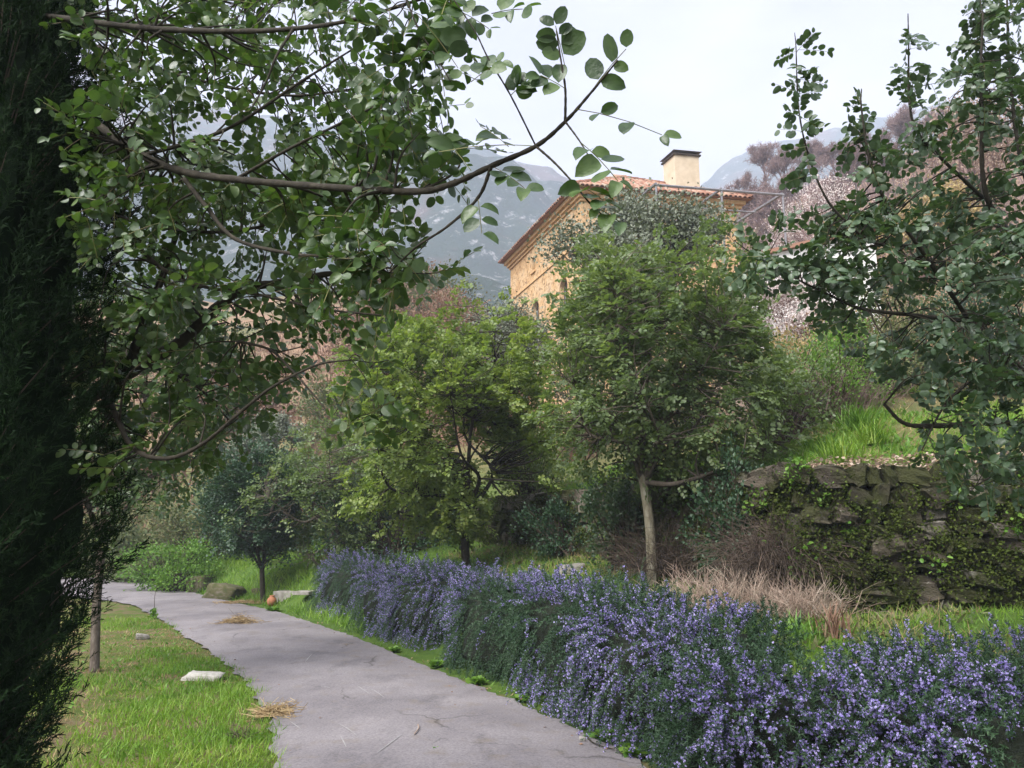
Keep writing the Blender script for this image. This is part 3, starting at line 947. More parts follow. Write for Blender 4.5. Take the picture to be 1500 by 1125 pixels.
def carob(name, label, base, fork, c, rad, ncl, mat, leaf=.055, per=5, pairs=4, shape=LEAF_MID, seed=1, rt=.085, nl=9, bark=M_BARK, cat='tree', group=None, cut=None, lowshift=0.0, trunkmat=None, lump=.3):
    r = np.random.default_rng(seed); base = np.asarray(base, float)
    root = thing(name, label, cat, base, group)
    pts = crown_points(c, rad, ncl, r, cut=cut, lump=lump)
    sel = [pts[r.integers(len(pts))]]
    for _ in range(nl - 1):
        dm = np.min(np.linalg.norm(pts[:, None] - np.array(sel)[None], axis=2), axis=1); sel.append(pts[int(np.argmax(dm * r.uniform(.7, 1, len(pts))))])
    ends = [np.asarray(c) + (s_ - np.asarray(c)) * .82 for s_ in sel]
    at_, ab = Acc(), Acc()
    S, SR = tree_skeleton(base, fork, ends, rt, rt * .55, at_, ab, r=r)
    D = attach(ab, S, SR, pts, .004, r)
    # several compound leaves spring from the last stretch of every twig
    k = np.repeat(np.arange(len(pts)), per)
    outw = norm(pts[k] - np.asarray(c) + [0, 0, .25])
    d = norm(D[k] * .5 + outw * .6 + rand_dirs(len(k), r) * .75 + [0, 0, .12])
    nrm = norm(np.array([0, 0, 1.0]) + outw * .5 + rand_dirs(len(k), r) * .55)
    b_ = pts[k] + rand_dirs(len(k), r) * .09 - D[k] * r.uniform(0, .12, len(k))[:, None]
    L = leaf * r.uniform(2.2, 3.4, len(k))
    M, Lc, s0, s1 = compound(b_, d, nrm, L, pairs, leaf, .22, r)
    clus = np.clip(np.tile(np.repeat(r.random(len(pts)) ** 1.3 * .8, per), 1), 0, 1)
    rv = np.clip(r.random(len(Lc)) * .45 + vn3(Lc, 1.9, seed) * .6 - .05, 0, 1)
    al = Acc(); al.scatter(*shape, M, Lc, rv)
    for a_, nm, mt, sm, kd in ((at_, 'trunk', trunkmat or bark, True, None), (ab, 'branches', bark, True, None), (al, 'crown', mat, True, 'stuff')):
        a_.V = [v - base.astype(np.float32) for v in a_.V]
        link(nm, a_.mesh(nm, sm), mt, root, None, kd)
    return root


def vn3(p, f, s=0):
    return (vnoise(p[:, 0] * f + s, p[:, 1] * f) + vnoise(p[:, 1] * f + s, p[:, 2] * f + 7) + vnoise(p[:, 2] * f, p[:, 0] * f + s)) / 3


# two clipped young carobs on the terrace behind the rosemary
b2 = np.array([1.82, 10.5, 0]); b2[2] = Z(b2[0], b2[1])
carob('carob_tree', 'rounded grey-green carob tree with a slim bare trunk behind the rosemary', b2, P(940, 690, 10.5), P(972, 520, 10.6), (1.88, 1.6, 1.92), 1150, M_CAROB_MID, .060, 6, 4, lump=.2, cut=lambda p: to_px(p)[1] < 715 - np.abs(to_px(p)[0] - 960) * .12, seed=21, rt=.075, nl=13, trunkmat=M_BARK_TRUNK)
b1 = np.array([-.80, 14.6, 0]); b1[2] = Z(b1[0], b1[1])
carob('carob_tree', 'yellow-green bushy carob tree between the taller carob and the dark trees', b1, P(682, 735, 14.6), P(655, 615, 14.7), (2.25, 1.9, 2.5), 1150, M_CAROB_YEL, .072, 6, 4, lump=.2, cut=lambda p: (to_px(p)[1] < 790) & ~((to_px(p)[0] > 715) & (to_px(p)[1] > 705)), seed=22, rt=.085, nl=12, bark=M_BARK_DARK)
b5 = np.array([-4.3, 19.6, 0]); b5[2] = Z(b5[0], b5[1])
carob('evergreen_tree', 'mid green bushy evergreen tree standing behind the yellow-green carob', b5, b5 + [0, 0, 1.2], P(490, 712, 19.8), (1.9, 1.6, 1.95), 700, M_CAROB_MID, .085, 6, 3, LEAF_LOW, seed=25, rt=.09)
b4 = G(388, 838, .75); b4[2] = Z(b4[0], b4[1])
carob('evergreen_tree', 'small dark evergreen tree with forked trunk on the bank beside the road', b4, b4 + [-.08, 0, .85], P(372, 738, b4[1] + .1), (1.35, 1.1, 1.5), 560, M_DARKTREE, .085, 6, 3, LEAF_LOW, seed=24, rt=.07, bark=M_BARK_DARK)
bv = G(138, 985); bv[2] = Z(bv[0], bv[1])
carob('carob_tree', 'leafy carob tree with a pale grey trunk in the roadside grass by the cypress', bv, bv + [-.1, .1, 1.7], P(200, 560, 9.6), (1.3, 1.2, 1.45), 360, M_CAROB, .062, 6, 4, seed=27, rt=.06, trunkmat=M_BARK)


# ---- bare, blossoming and olive trees on the hill
def fractal(base, h, levels, kids, spread, r, rad, up=.22, first=.30, shrink=.74, d0=(0, 0, 1)):
    p = np.array([base], float); d = norm(np.array([d0], float)); L = h * first; rr = np.array([rad])
    out_ = []
    for lv in range(levels):
        p1 = p + d * L * r.uniform(.75, 1.2, len(p))[:, None]
        out_.append((p, p1, rr, rr * .72))
        k = np.repeat(np.arange(len(p)), kids if lv else kids + 1)
        f = r.uniform(.45, 1, len(k))[:, None]
        d = norm(d[k] + r.normal(size=(len(k), 3)) * spread + [0, 0, up])
        p = p[k] + (p1 - p)[k] * f; rr = rr[k] * .58; L *= shrink
    return out_, p


def bare_tree(name, label, base, h, mat_twig, seed, levels=7, kids=3, spread=.42, leaf=None, leaf_n=0, leaf_size=.05, group=None, cat='tree', up=.18, rad=None, shape=LEAF_LOW, minr=.006, spread_x=0):
    r = np.random.default_rng(seed); base = np.asarray(base, float)
    root = thing(name, label, cat, base, group)
    segs, tips = fractal(np.zeros(3), h, levels, kids, spread, r, rad or h * .018, up)
    at_ = Acc(); at_.tube(np.array([[0, 0, -.3], segs[0][0][0], segs[0][1][0]]), [h * .024, h * .02, h * .016], 7)
    ab = Acc()
    for p, p1, r0, r1 in segs[1:]:
        ab.segs(p, p1, np.maximum(r0, minr), np.maximum(r1, minr * .8), r.random(len(p)))
    link('trunk', at_.mesh('trunk', True), M_BARK, root)
    link('branches', ab.mesh('branches'), mat_twig, root)
    if spread_x:   # a haze of last fine twigs
        k = np.repeat(np.arange(len(tips)), 1); ab2 = Acc(); d_ = norm(rand_dirs(len(k), r) + [0, 0, .5]); ab2.segs(tips[k], tips[k] + d_ * h * .06, minr * .7, minr * .5, r.random(len(k))); link('fine_twigs', ab2.mesh('fine_twigs'), mat_twig, root, None, 'stuff')
    if leaf is not None:
        k = r.integers(0, len(tips), leaf_n); al = Acc()
        al.scatter(*shape, basis(rand_dirs(leaf_n, r) + [0, 0, .15], rand_dirs(leaf_n, r)) * (leaf_size * r.uniform(.6, 1.4, leaf_n))[:, None, None], tips[k] + r.normal(size=(leaf_n, 3)) * h * .03, np.clip(r.random(leaf_n), 0, 1))
        link('crown', al.mesh('crown'), leaf, root, None, 'stuff')
    return root


def on_hill(px, dep):
    x = (px - 750) / F * dep / math.cos(PITCH) * 1.0
    x = P(px, 400, dep)[0]
    return np.array([x, dep, float(Z(x, dep))])


spots = [(1072, 62, 6.5), (1105, 70, 8), (1142, 66, 7.5), (1180, 74, 8.5), (1220, 62, 7), (1120, 56, 5.5), (1265, 70, 8), (1320, 66, 8), (1088, 80, 9), (1160, 84, 9), (1060, 72, 6), (1200, 90, 10), (1240, 84, 9), (1290, 78, 9), (1130, 92, 10), (1350, 80, 9), (1400, 74, 9)]
for i, (px, dp, h) in enumerate(spots):
    bare_tree('bare_tree', 'leafless reddish grey tree in mist on the slope above the house', on_hill(px, dp), h * .8, M_TWIG_BARE, 100 + i, 7, 3, .40, group='bare trees above the house', minr=.022, spread_x=1)
bare_tree('blossom_tree', 'white blossoming tree on the slope between the shed and the bare trees', on_hill(1210, 34), 6.0, M_TWIG_BARE, 131, 7, 3, .42, M_BLOSSOM, 9000, .085)
bare_tree('blossom_tree', 'tall thin white blossoming tree rising against the sky', on_hill(1262, 37), 9.5, M_TWIG_BARE, 132, 7, 3, .36, M_BLOSSOM, 7000, .08)
bare_tree('golden_tree', 'golden leaved tree on the slope behind the glossy carob', on_hill(1330, 31), 7.4, M_TWIG_BARE, 133, 7, 3, .42, M_GOLD, 15000, .10)
bare_tree('golden_tree', 'pale straw coloured tree on the slope beside the blossom', on_hill(1265, 27), 5.2, M_TWIG_BARE, 134, 7, 3, .45, M_GOLD, 12000, .08)
bare_tree('russet_tree', 'russet pink tree at the top of the slope behind the glossy carob', on_hill(1425, 36), 11.5, M_TWIG_BARE, 135, 7, 3, .42, M_PINK, 15000, .11)
bare_tree('blossom_tree', 'pale blossoming tree in front of the whitewashed shed', on_hill(1150, 21.5), 4.6, M_TWIG_BARE, 138, 7, 3, .45, M_BLOSSOM, 7000, .05)
bare_tree('blossom_tree', 'low pale blossoming tree behind the upper terrace', on_hill(1190, 19), 3.6, M_TWIG_BARE, 136, 7, 3, .48, M_BLOSSOM, 7000, .05)
bare_tree('bare_tree', 'small leafless vine-like tree under the steel pergola', on_hill(1072, 20.5), 4.6, M_TWIG_DARK, 137, 6, 3, .5, up=.05, minr=.008)
ol1 = on_hill(945, 17.5)
bare_tree('olive_tree', 'silver grey olive tree below the ochre house behind the carob', ol1, (P(940, 300, 17.5)[2] - ol1[2]) * 1.12, M_TWIG_DARK, 141, 7, 3, .34, M_OLIVE, 30000, .085, up=.3)
ol2 = on_hill(742, 22)
bare_tree('olive_tree', 'low silver grey olive tree beside the left end of the house', ol2, P(742, 392, 22)[2] - ol2[2], M_TWIG_DARK, 142, 7, 3, .40, M_OLIVE, 14000, .065, up=.2)
ol3 = on_hill(420, 30)
bare_tree('olive_tree', 'pale grey-green bushy olive tree on the brown slope above the road', ol3, P(420, 575, 30)[2] - ol3[2], M_TWIG_DARK, 143, 7, 3, .5, M_OLIVE, 12000, .09, up=.12)


# ---- shrubs
def shrub(name, label, c, rad, mat, n, leaf, seed, group=None, shape=LEAF_LOW, twig=M_TWIG_DARK, cat='shrub', long=1.0):
    r = np.random.default_rng(seed); c = np.asarray(c, float)
    root = thing(name, label, cat, c, group)
    cl = crown_points([0, 0, rad[2] * .75], rad, max(30, n // 60), r, .35, .35)
    cl = cl[cl[:, 2] > .02]
    k = r.integers(0, len(cl), n)
    pos = cl[k] + r.normal(size=(n, 3)) * np.array(rad) * .13
    pos[:, 2] = np.maximum(pos[:, 2], .02)
    d = norm(pos - [0, 0, rad[2] * .3] + rand_dirs(n, r) * max(rad) * .8)
    M = basis(d, rand_dirs(n, r) + [0, 0, .6]) * (leaf * r.uniform(.6, 1.4, n))[:, None, None]
    M[:, :, 1] *= long
    al = Acc(); al.scatter(*shape, M, pos, np.clip(r.random(n) * .6 + vn3(pos, 1.6, seed) * .6 - .1, 0, 1))
    ab = Acc(); ab.segs(np.zeros((len(cl), 3)) + r.normal(size=(len(cl), 3)) * [.12, .12, 0], cl, .02, .006, r.random(len(cl)))
    link('stems', ab.mesh('stems'), twig, root)
    link('foliage', al.mesh('foliage'), mat, root, None, 'stuff')
    return root


def hpos(px, dep, dz=0.0):
    p = on_hill(px, dep); p[2] += dz
    return p


SH = [('green scrubby bush where the bank meets the road bend', hpos(248, 28.5), (1.6, 1.2, 1.1), M_SCRUB, 6000, .10),
      ('bright green bush spilling down the roadside bank by the small dark tree', hpos(285, 24.0), (1.5, 1.0, .85), M_WEED, 6000, .075),
      ('olive-brown bush on the bank above the road bend', hpos(205, 31), (2.2, 1.4, 1.6), M_SCRUB, 6500, .11),
      ('rust brown dry bush on the bank at the far bend', hpos(182, 34), (2.2, 1.5, 2.0), M_FERN_DRY, 6500, .12),
      ('grey-green bush behind the small dark tree on the bank', hpos(330, 27), (2.0, 1.5, 1.5), M_SCRUB, 6500, .10),
      ('tall dark green bush behind the evergreen trees', hpos(420, 25), (2.3, 1.6, 1.9), M_DARKTREE, 8000, .10),
      ('dense green bush at the foot of the yellow-green carob', hpos(590, 19.5), (1.7, 1.2, 1.25), M_DARKTREE, 7000, .075),
      ('low dark bush against the wall left of the slim carob trunk', np.array([1.0, 14.1, float(Z(1.0, 14.1))]), (.6, .4, .55), M_DARKTREE, 4500, .05),
      ('ivy-like green growth hanging on the wall behind the slim carob', np.array([1.75, 11.9, float(Z(1.75, 11.9))]), (.6, .5, .95), M_CAROB_DARK, 5500, .055),
      ('dark leafy growth in the corner where the stone wall turns', np.array([2.75, 9.75, float(Z(2.6, 9.4))]), (.5, .45, .85), M_DARKTREE, 5500, .045),
      ('leafy green bush between the two carob trees', hpos(775, 17.2), (1.0, .9, 1.0), M_CAROB_MID, 5000, .07),
      ('green bush on the upper terrace right of the grey-green carob', hpos(1135, 12.2), (.95, .8, .95), M_CAROB_MID, 6000, .05),
      ('yellowish green bush on the upper terrace beside the tall grass', hpos(1205, 12.8), (.9, .8, .85), M_WEED, 5000, .05),
      ('olive green bush in the middle of the upper terrace', hpos(1265, 14.0), (1.1, .9, 1.0), M_SCRUB, 6000, .05),
      ('dark bush at the back of the upper terrace under the glossy carob', hpos(1335, 15.5), (1.3, 1, 1.3), M_SCRUB, 6000, .055),
      ('large dark bush behind the wall at the right', hpos(1450, 14), (1.6, 1.1, 1.7), M_DARKTREE, 8000, .06),
      ('straw coloured dry bush below the shed', hpos(1165, 17), (1.2, 1, 1.2), M_GOLD, 6000, .06),
      ('russet dry bush on the slope below the shed', hpos(1240, 18.5), (1.3, 1, 1.2), M_FERN_DRY, 6000, .07),
      ('rust coloured dry bush on the slope left of the house', hpos(690, 30), (1.7, 1.5, 1.5), M_FERN_DRY, 6000, .09),
      ('rust coloured bush at the crest left of the house', hpos(640, 38), (2.2, 1.6, 2.0), M_FERN_DRY, 6000, .12),
      ('dark green bush at the far corner of the house', hpos(735, 37), (1.6, 1.2, 1.9), M_SCRUB, 6000, .10),
      ('brown bush on the crest above the russet slope', hpos(540, 44), (3.0, 2, 2.2), M_FERN_DRY, 6000, .15),
      ('grey-green bush low on the russet slope', hpos(520, 32), (2.0, 1.5, 1.5), M_SCRUB, 6000, .11),
      ('dull brown bush midway up the russet slope', hpos(380, 38), (2.5, 1.8, 1.9), M_FERN_DRY, 6000, .13),
      ('dull green bush high on the russet slope', hpos(300, 42), (2.8, 2.0, 2.2), M_SCRUB, 6500, .14),
      ('dark green bush at the base of the house front', hpos(880, 24), (1.8, 1.2, 1.8), M_SCRUB, 7000, .08),
      ('russet scrub bush on the bare crest beyond the slope', hpos(575, 52), (4.0, 2.5, 2.6), M_FERN_DRY, 7000, .18),
      ('olive scrub bush on the bare crest beside the russet scrub', hpos(630, 47), (3.2, 2.0, 2.2), M_SCRUB, 7000, .15),
      ('low brown scrub bush on the crest nearer the house', hpos(668, 43), (2.4, 1.8, 1.8), M_FERN_DRY, 6000, .13),
      ('green bush under the pergola beside the vine', hpos(1010, 22), (1.6, 1.2, 1.5), M_SCRUB, 7000, .075)]
for i, (lab, c, rd, mt, n_, lf) in enumerate(SH):
    shrub('bush', lab, c, rd, mt, n_, lf, 200 + i)

# russet dry fern over the whole left slope: one uncountable cover
n_ = 26000
x = rng.uniform(-32, 2.5, n_); y = rng.uniform(22, 58, n_)
tt = sdist(WALL, x, y); k = (tt > 1.0) & (tt < 34) & (fbm(x * .3, y * .3) > .40)
x, y = x[k], y[k]; z = Z(x, y)
ac = Acc(); n_ = len(x)
d = norm(rng.normal(size=(n_, 3)) * .55 + [0, 0, 1])
Mx = basis(d, rand_dirs(n_)) * (rng.uniform(.25, .75, n_))[:, None, None]; Mx[:, :, 0] *= .16
ac.scatter(*BLADE, Mx, np.stack([x, y, z], -1), np.clip(rng.random(n_) * .6 + fbm(x * .2 + 3, y * .2) * .5 - .05, 0, 1))
tag(ac.build('dry_fern_cover', M_FERN_DRY), 'russet dry fern covering the hillside left of the house', 'dry fern', kind='stuff')
n_ = 16000
x = rng.uniform(0, 30, n_); y = rng.uniform(14, 50, n_); tt = sdist(WALL, x, y); k = (tt > 5) & (fbm(x * .3 + 9, y * .3) > .42)
x, y = x[k], y[k]; n_ = len(x)
d = norm(rng.normal(size=(n_, 3)) * .55 + [0, 0, 1]); Mx = basis(d, rand_dirs(n_)) * (rng.uniform(.2, .6, n_))[:, None, None]; Mx[:, :, 0] *= .14
ac = Acc(); ac.scatter(*BLADE, Mx, np.stack([x, y, Z(x, y)], -1), rng.random(n_))
tag(ac.build('dry_grass_cover', M_GRASS_DRY), 'pale dry grass on the slope around the shed', 'dry grass', kind='stuff')

n_ = 14000
x = rng.uniform(8, 60, n_); y = rng.uniform(40, 130, n_); z = Z(x, y)
d = norm(rng.normal(size=(n_, 3)) * .5 + [0, 0, 1]); l = rng.uniform(.5, 2.2, n_)[:, None] * (.4 + fbm(x * .15, y * .15))[:, None]; p0_ = np.stack([x, y, z - .05], -1)
ac = Acc(); ac.segs(p0_, p0_ + d * l, .05, .02, rng.random(n_)); d2 = norm(d + rand_dirs(n_) * .6); ac.segs(p0_ + d * l * .5, p0_ + d * l * .5 + d2 * l * .6, .035, .015, rng.random(n_))
tag(ac.build('leafless_scrub', M_TWIG_BARE), 'leafless reddish scrub covering the misty slope above the house', 'scrub', kind='stuff')

# ================================================================== grass
def grass(name, label, x, y, hmin, hmax, mat, wid=.09, kind='stuff', lean=.45, dz=0.0, colf=1.7):
    n_ = len(x); z = Z(x, y) + dz
    d = norm(rng.normal(size=(n_, 3)) * lean + [0, 0, 1]); h = rng.uniform(hmin, hmax, n_) * (.55 + .9 * fbm(x * 1.4 + 2, y * 1.4))
    Mx = basis(d, rand_dirs(n_)) * h[:, None, None]; Mx[:, :, 0] = norm(Mx[:, :, 0]) * (rng.uniform(.6, 1.3, n_) * wid)[:, None]
    ac = Acc(); ac.scatter(*BLADE, Mx, np.stack([x, y, z - .01], -1), np.clip(rng.random(n_) * .55 + (fbm(x * colf, y * colf) - .5) * 1.1 + .22, 0, 1))
    return tag(ac.build(name, mat), label, 'grass', kind=kind)


def field(n_, x0, x1, y0, y1, f):
    x = rng.uniform(x0, x1, n_); y = y0 + (y1 - y0) * rng.random(n_) ** 1.0
    k = f(x, y); return x[k], y[k]


patchy = lambda x, y: fbm(x * .75 + 40, y * .75 + 3, 4)
x, y = field(150000, -9, -1, 3.2, 16.5, lambda x, y: (-sdist(ROAD_L, x, y) > -.10 + .30 * (fbm(x * 3, y * 3) - .4)) & (patchy(x, y) + rng.normal(size=len(x)) * .05 < .50) & (rng.random(len(x)) < np.clip(9 / (y + 1), .25, 1)))
grass('grass', 'bright green grass on the verge left of the road', x, y, .05, .13, M_GRASS, .009)
x, y = field(60000, -9, -1, 3.2, 16.5, lambda x, y: (-sdist(ROAD_L, x, y) > -.05) & (patchy(x, y) + rng.normal(size=len(x)) * .05 > .46))
_x, _y = field(9000, -9, -1, 3.2, 15, lambda x, y: (-sdist(ROAD_L, x, y) > .0) & (fbm(x * 1.3 + 90, y * 1.3) > .50))
grass('verge_weeds', 'small broad leaved weeds mixed into the verge grass', _x, _y, .03, .09, M_WEED, .035, lean=1.2)
grass('dry_grass', 'straw coloured dry grass patches among the verge grass', x, y, .02, .08, M_GRASS_DRY, .008, lean=1.4)
x, y = field(120000, -9, 6.5, 5, 24, lambda x, y: (sdist(BANK, x, y) > .75) & (sdist(WALL, x, y) < -.05) & (rng.random(len(x)) < np.clip(9 / y, .3, 1)))
grass('grass', 'green grass on the terrace between the rosemary and the stone wall', x, y, .04, .15, M_GRASS, .010, lean=.8)
x, y = field(26000, -2, 6.5, 5, 18, lambda x, y: (sdist(BANK, x, y) > .75) & (sdist(WALL, x, y) < -.05) & (fbm(x * .9 + 33, y * .9) > .50))
grass('dry_grass', 'dull dry stalks mixed through the terrace grass', x, y, .05, .2, M_GRASS_DRY, .007, lean=1.0)
x, y = field(16000, -2, 6.5, 5, 18, lambda x, y: (sdist(BANK, x, y) > .75) & (sdist(WALL, x, y) < -.05) & (fbm(x * 1.1 + 53, y * 1.1) > .5))
grass('leafy_weeds', 'dark broad leaved weeds scattered over the terrace grass', x, y, .04, .14, M_SCRUB, .045, lean=1.1)
x, y = field(40000, -1, 8, 8.5, 17, lambda x, y: (sdist(WALL, x, y) > .2) & (sdist(WALL, x, y) < 7) & (patchy(x, y) < .52))
grass('grass', 'long bright grass on the upper terrace above the stone wall', x, y, .06, .26, M_GRASS, .012, lean=.8)
x, y = field(9000, -1, 8, 8.5, 19, lambda x, y: (sdist(WALL, x, y) > .2) & (sdist(WALL, x, y) < 9) & (patchy(x, y) > .44))
grass('dry_grass', 'dry straw coloured stalks among the upper terrace grass', x, y, .06, .30, M_GRASS_DRY, .009, lean=.9)
x, y = field(22000, -1, 8, 8.5, 18, lambda x, y: (sdist(WALL, x, y) > .2) & (sdist(WALL, x, y) < 9) & (fbm(x * 1.1 + 70, y * 1.1) > .5))
grass('leafy_weeds', 'broad leaved weeds among the upper terrace grass', x, y, .05, .18, M_WEED, .05, lean=1.1)
x, y = field(60000, -16, -2.4, 12, 31, lambda x, y: (sdist(ROAD_R, x, y) > .25) & (sdist(ROAD_R, x, y) < 3.6) & (fbm(x * .6, y * .6) < .62))
grass('grass', 'green grass on the bank beside the far bend of the road', x, y, .10, .30, M_GRASS, .018)
x, y = field(60000, -16, 1.6, 4, 30, lambda x, y: (sdist(ROAD_R, x, y) > -.06) & (sdist(ROAD_R, x, y) < .30) & (fbm(x * 1.5 + 7, y * 1.5) > .44))
grass('weedy_strip', 'thin strip of weeds and moss along the road under the rosemary', x, y, .02, .08, M_WEED, .014, lean=.9)
x, y = field(50000, -20, 1.6, 4, 32, lambda x, y: (sdist(ROAD_R, x, y) > -.10) & (sdist(ROAD_R, x, y) < .22) & (fbm(x * 1.1 + 17, y * 1.1) > .52))
grass('dry_litter', 'dry grass litter along the uphill edge of the road', x, y, .02, .06, M_GRASS_DRY, .010, lean=1.6)


n_ = 26000; x = rng.uniform(-16, 2, n_); y = rng.uniform(4, 28, n_)
a_ = np.abs(sdist(ROAD_R, x, y)); b_ = np.abs(sdist(ROAD_L, x, y)); k = (np.minimum(a_, b_) < np.abs(rng.normal(size=n_)) * .16) & (rng.random(n_) < .45) | (rng.random(n_) < .02) & (sdist(ROAD_R, x, y) < 0) & (sdist(ROAD_L, x, y) > 0)
x, y = x[k], y[k]; n_ = len(x)
ac = Acc(); ac.scatter(*LEAF_LOW, basis(rand_dirs(n_) * [1, 1, .2], rand_dirs(n_) * .35 + [0, 0, 1]) * rng.uniform(.012, .042, n_)[:, None, None], np.stack([x, y, np.maximum(Z(x, y), .012) + rng.uniform(.008, .022, n_)], -1), rng.random(n_))
tag(ac.build('road_litter', M_FERN_DRY), 'small dead leaves and crumbs strewn along both road edges', 'leaf litter', kind='stuff')

# ================================================================== trailing rosemary hedge
def rosemary(label, c, ra, rb, h, ang, nspr, seed, flow=.5, hang=1.0):
    r = np.random.default_rng(seed); c = np.array([c[0], c[1], 0.0])
    root = thing('rosemary_bush', label, 'rosemary', c, 'trailing rosemary hedge along the road')
    ca_, sa_ = math.cos(ang), math.sin(ang)
    Rz = np.array([[ca_, -sa_, 0], [sa_, ca_, 0], [0, 0, 1]])
    ph = r.uniform(0, 6.28, 8)

    def surf(d):
        lump = 1 + .10 * np.sin(4 * d[:, 0] + ph[0]) * np.sin(3.3 * d[:, 2] + ph[1]) + .08 * np.sin(7.3 * d[:, 0] + ph[2]) * np.cos(6.1 * d[:, 1] + ph[3]) + .06 * np.sin(11 * d[:, 0] + ph[4]) * np.sin(10 * d[:, 2] + ph[5])
        q = np.sign(d) * np.abs(d) ** .62
        p = q * np.array([ra, rb, h * .52]) * lump[:, None]
        p[:, 2] += h * .46
        return p
    # dense woody inside
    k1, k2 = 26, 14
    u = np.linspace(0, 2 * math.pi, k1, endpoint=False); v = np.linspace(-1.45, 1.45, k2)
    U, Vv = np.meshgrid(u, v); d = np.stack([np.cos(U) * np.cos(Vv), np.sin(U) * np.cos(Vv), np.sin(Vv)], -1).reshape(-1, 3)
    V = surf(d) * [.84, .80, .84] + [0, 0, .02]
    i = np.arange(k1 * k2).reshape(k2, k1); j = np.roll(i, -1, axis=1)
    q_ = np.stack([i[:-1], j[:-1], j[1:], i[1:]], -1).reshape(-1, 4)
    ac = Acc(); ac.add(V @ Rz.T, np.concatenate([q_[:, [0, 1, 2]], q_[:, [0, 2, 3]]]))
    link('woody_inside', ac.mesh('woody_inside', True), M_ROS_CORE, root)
    # shoots
    d = rand_dirs(nspr * 3, r); d = d[(d[:, 2] > -.75) & (r.random(len(d)) < np.where(d[:, 1] > .35, .35, 1))][:nspr]
    n_ = len(d)
    depth = r.uniform(.80, 1.0, n_)[:, None]
    b_ = surf(d) * depth
    outw = norm(d * [1 / ra, 1 / rb, 1.3 / h])
    side = 1 - np.clip(outw[:, 2], 0, 1)
    wav = vn3(b_ + c, 2.6, seed)
    dirn = norm(outw * [.55, .55, .45] + rand_dirs(n_, r) * .42 + np.stack([0 * side, 0 * side, .55 * (1 - side) - .62 * side * hang], -1))
    L = r.uniform(.12, .28, n_) * (1 + .6 * (r.random(n_) < .2) * side)
    grav = .55 * side + .08
    st, NN = 7, 36
    tt = np.linspace(0, 1, NN)[None, :, None]
    path = lambda t_: b_[:, None] + dirn[:, None] * (L[:, None, None] * t_) - np.array([0, 0, 1.0]) * (grav * L)[:, None, None] * t_ ** 2
    pos = path(tt)
    tan = norm(dirn[:, None] - np.array([0, 0, 1.0]) * (2 * grav)[:, None, None] * tt)
    an = (np.arange(NN) * 2.4)[None, :, None] + r.uniform(0, 6.28, n_)[:, None, None]
    u_ = norm(np.cross(tan, np.array([.3, .5, .81]))); v_ = np.cross(tan, u_)
    nd = norm(tan * .75 + (np.cos(an) * u_ + np.sin(an) * v_) + r.normal(size=(n_, NN, 3)) * .12).reshape(-1, 3)
    pos2 = pos.reshape(-1, 3)
    M = basis(nd, rand_dirs(len(nd), r)); ln = r.uniform(.016, .030, len(nd))
    M[:, :, 1] *= ln[:, None]; M[:, :, 0] *= .0075; M[:, :, 2] *= .006
    rv = np.repeat(np.clip(r.random(n_) * .45 + wav * .6 - .12, 0, 1), NN) + r.normal(size=len(nd)) * .10
    ac = Acc(); ac.scatter(np.array([[-.5, 0, 0], [.5, 0, 0], [.35, 1, 0], [-.35, 1, 0]], float), np.array([[0, 1, 2], [0, 2, 3]]), np.einsum('ij,kjl->kil', Rz, M), pos2 @ Rz.T, np.clip(rv, 0, 1))
    link('foliage', ac.mesh('foliage'), M_ROSEMARY, root, None, 'stuff')
    s_ = path(np.array([0, .5, 1])[None, :, None]) @ Rz.T
    ac = Acc(); ac.segs(s_[:, 0], s_[:, 1], .0016, .0014, r.random(n_)); ac.segs(s_[:, 1], s_[:, 2], .0014, .001, r.random(n_))
    link('shoots', ac.mesh('shoots'), M_ROSEMARY, root, None, 'stuff')
    # flowers in whorls along the flowering shoots
    pf = np.clip((wav - .48) * 5.0 + flow * .72 + (outw[:, 2] - .15) * .35, 0.04, .75)
    fl = np.where(r.random(n_) < pf)[0]
    NF = 24
    tf = r.uniform(.25, 1.0, (len(fl), NF, 1))
    pp = (b_[fl][:, None] + dirn[fl][:, None] * (L[fl][:, None, None] * tf) - np.array([0, 0, 1.0]) * (grav[fl] * L[fl])[:, None, None] * tf ** 2).reshape(-1, 3) + r.normal(size=(len(fl) * NF, 3)) * .009
    pet = np.array([[0, 0, 0], [-.45, .55, .1], [-.1, 1, .0], [.1, .5, .1], [.55, .6, .05], [.3, 1.0, .1], [.0, -.1, .6], [.25, .3, .75]], float)
    pt = np.array([[0, 1, 2], [0, 2, 3], [0, 4, 5], [0, 5, 3], [0, 6, 7]])
    M = basis(rand_dirs(len(pp), r) + [0, 0, -.1], rand_dirs(len(pp), r)) * r.uniform(.011, .020, len(pp))[:, None, None]
    rv = np.repeat(r.random(len(fl)), NF) * .6 + r.random(len(pp)) * .4
    ac = Acc(); ac.scatter(pet, pt, np.einsum('ij,kjl->kil', Rz, M), pp @ Rz.T, rv)
    link('flowers', ac.mesh('flowers'), M_FLOWER, root, None, 'stuff')
    return root


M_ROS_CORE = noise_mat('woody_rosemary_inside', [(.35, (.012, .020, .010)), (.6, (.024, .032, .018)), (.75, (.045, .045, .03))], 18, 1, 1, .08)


def edge_at(px, py, off):
    """a point uphill of the road edge"""
    g = G(px, py)[:2]; e_ = 1e-2
    gr = np.array([float(sdist(ROAD_R, g[0] + e_, g[1])) - float(sdist(ROAD_R, g[0] - e_, g[1])), float(sdist(ROAD_R, g[0], g[1] + e_)) - float(sdist(ROAD_R, g[0], g[1] - e_))]) / (2 * e_)
    gr = gr / np.linalg.norm(gr)
    return g + gr * off, math.atan2(gr[1], gr[0]) - math.pi / 2


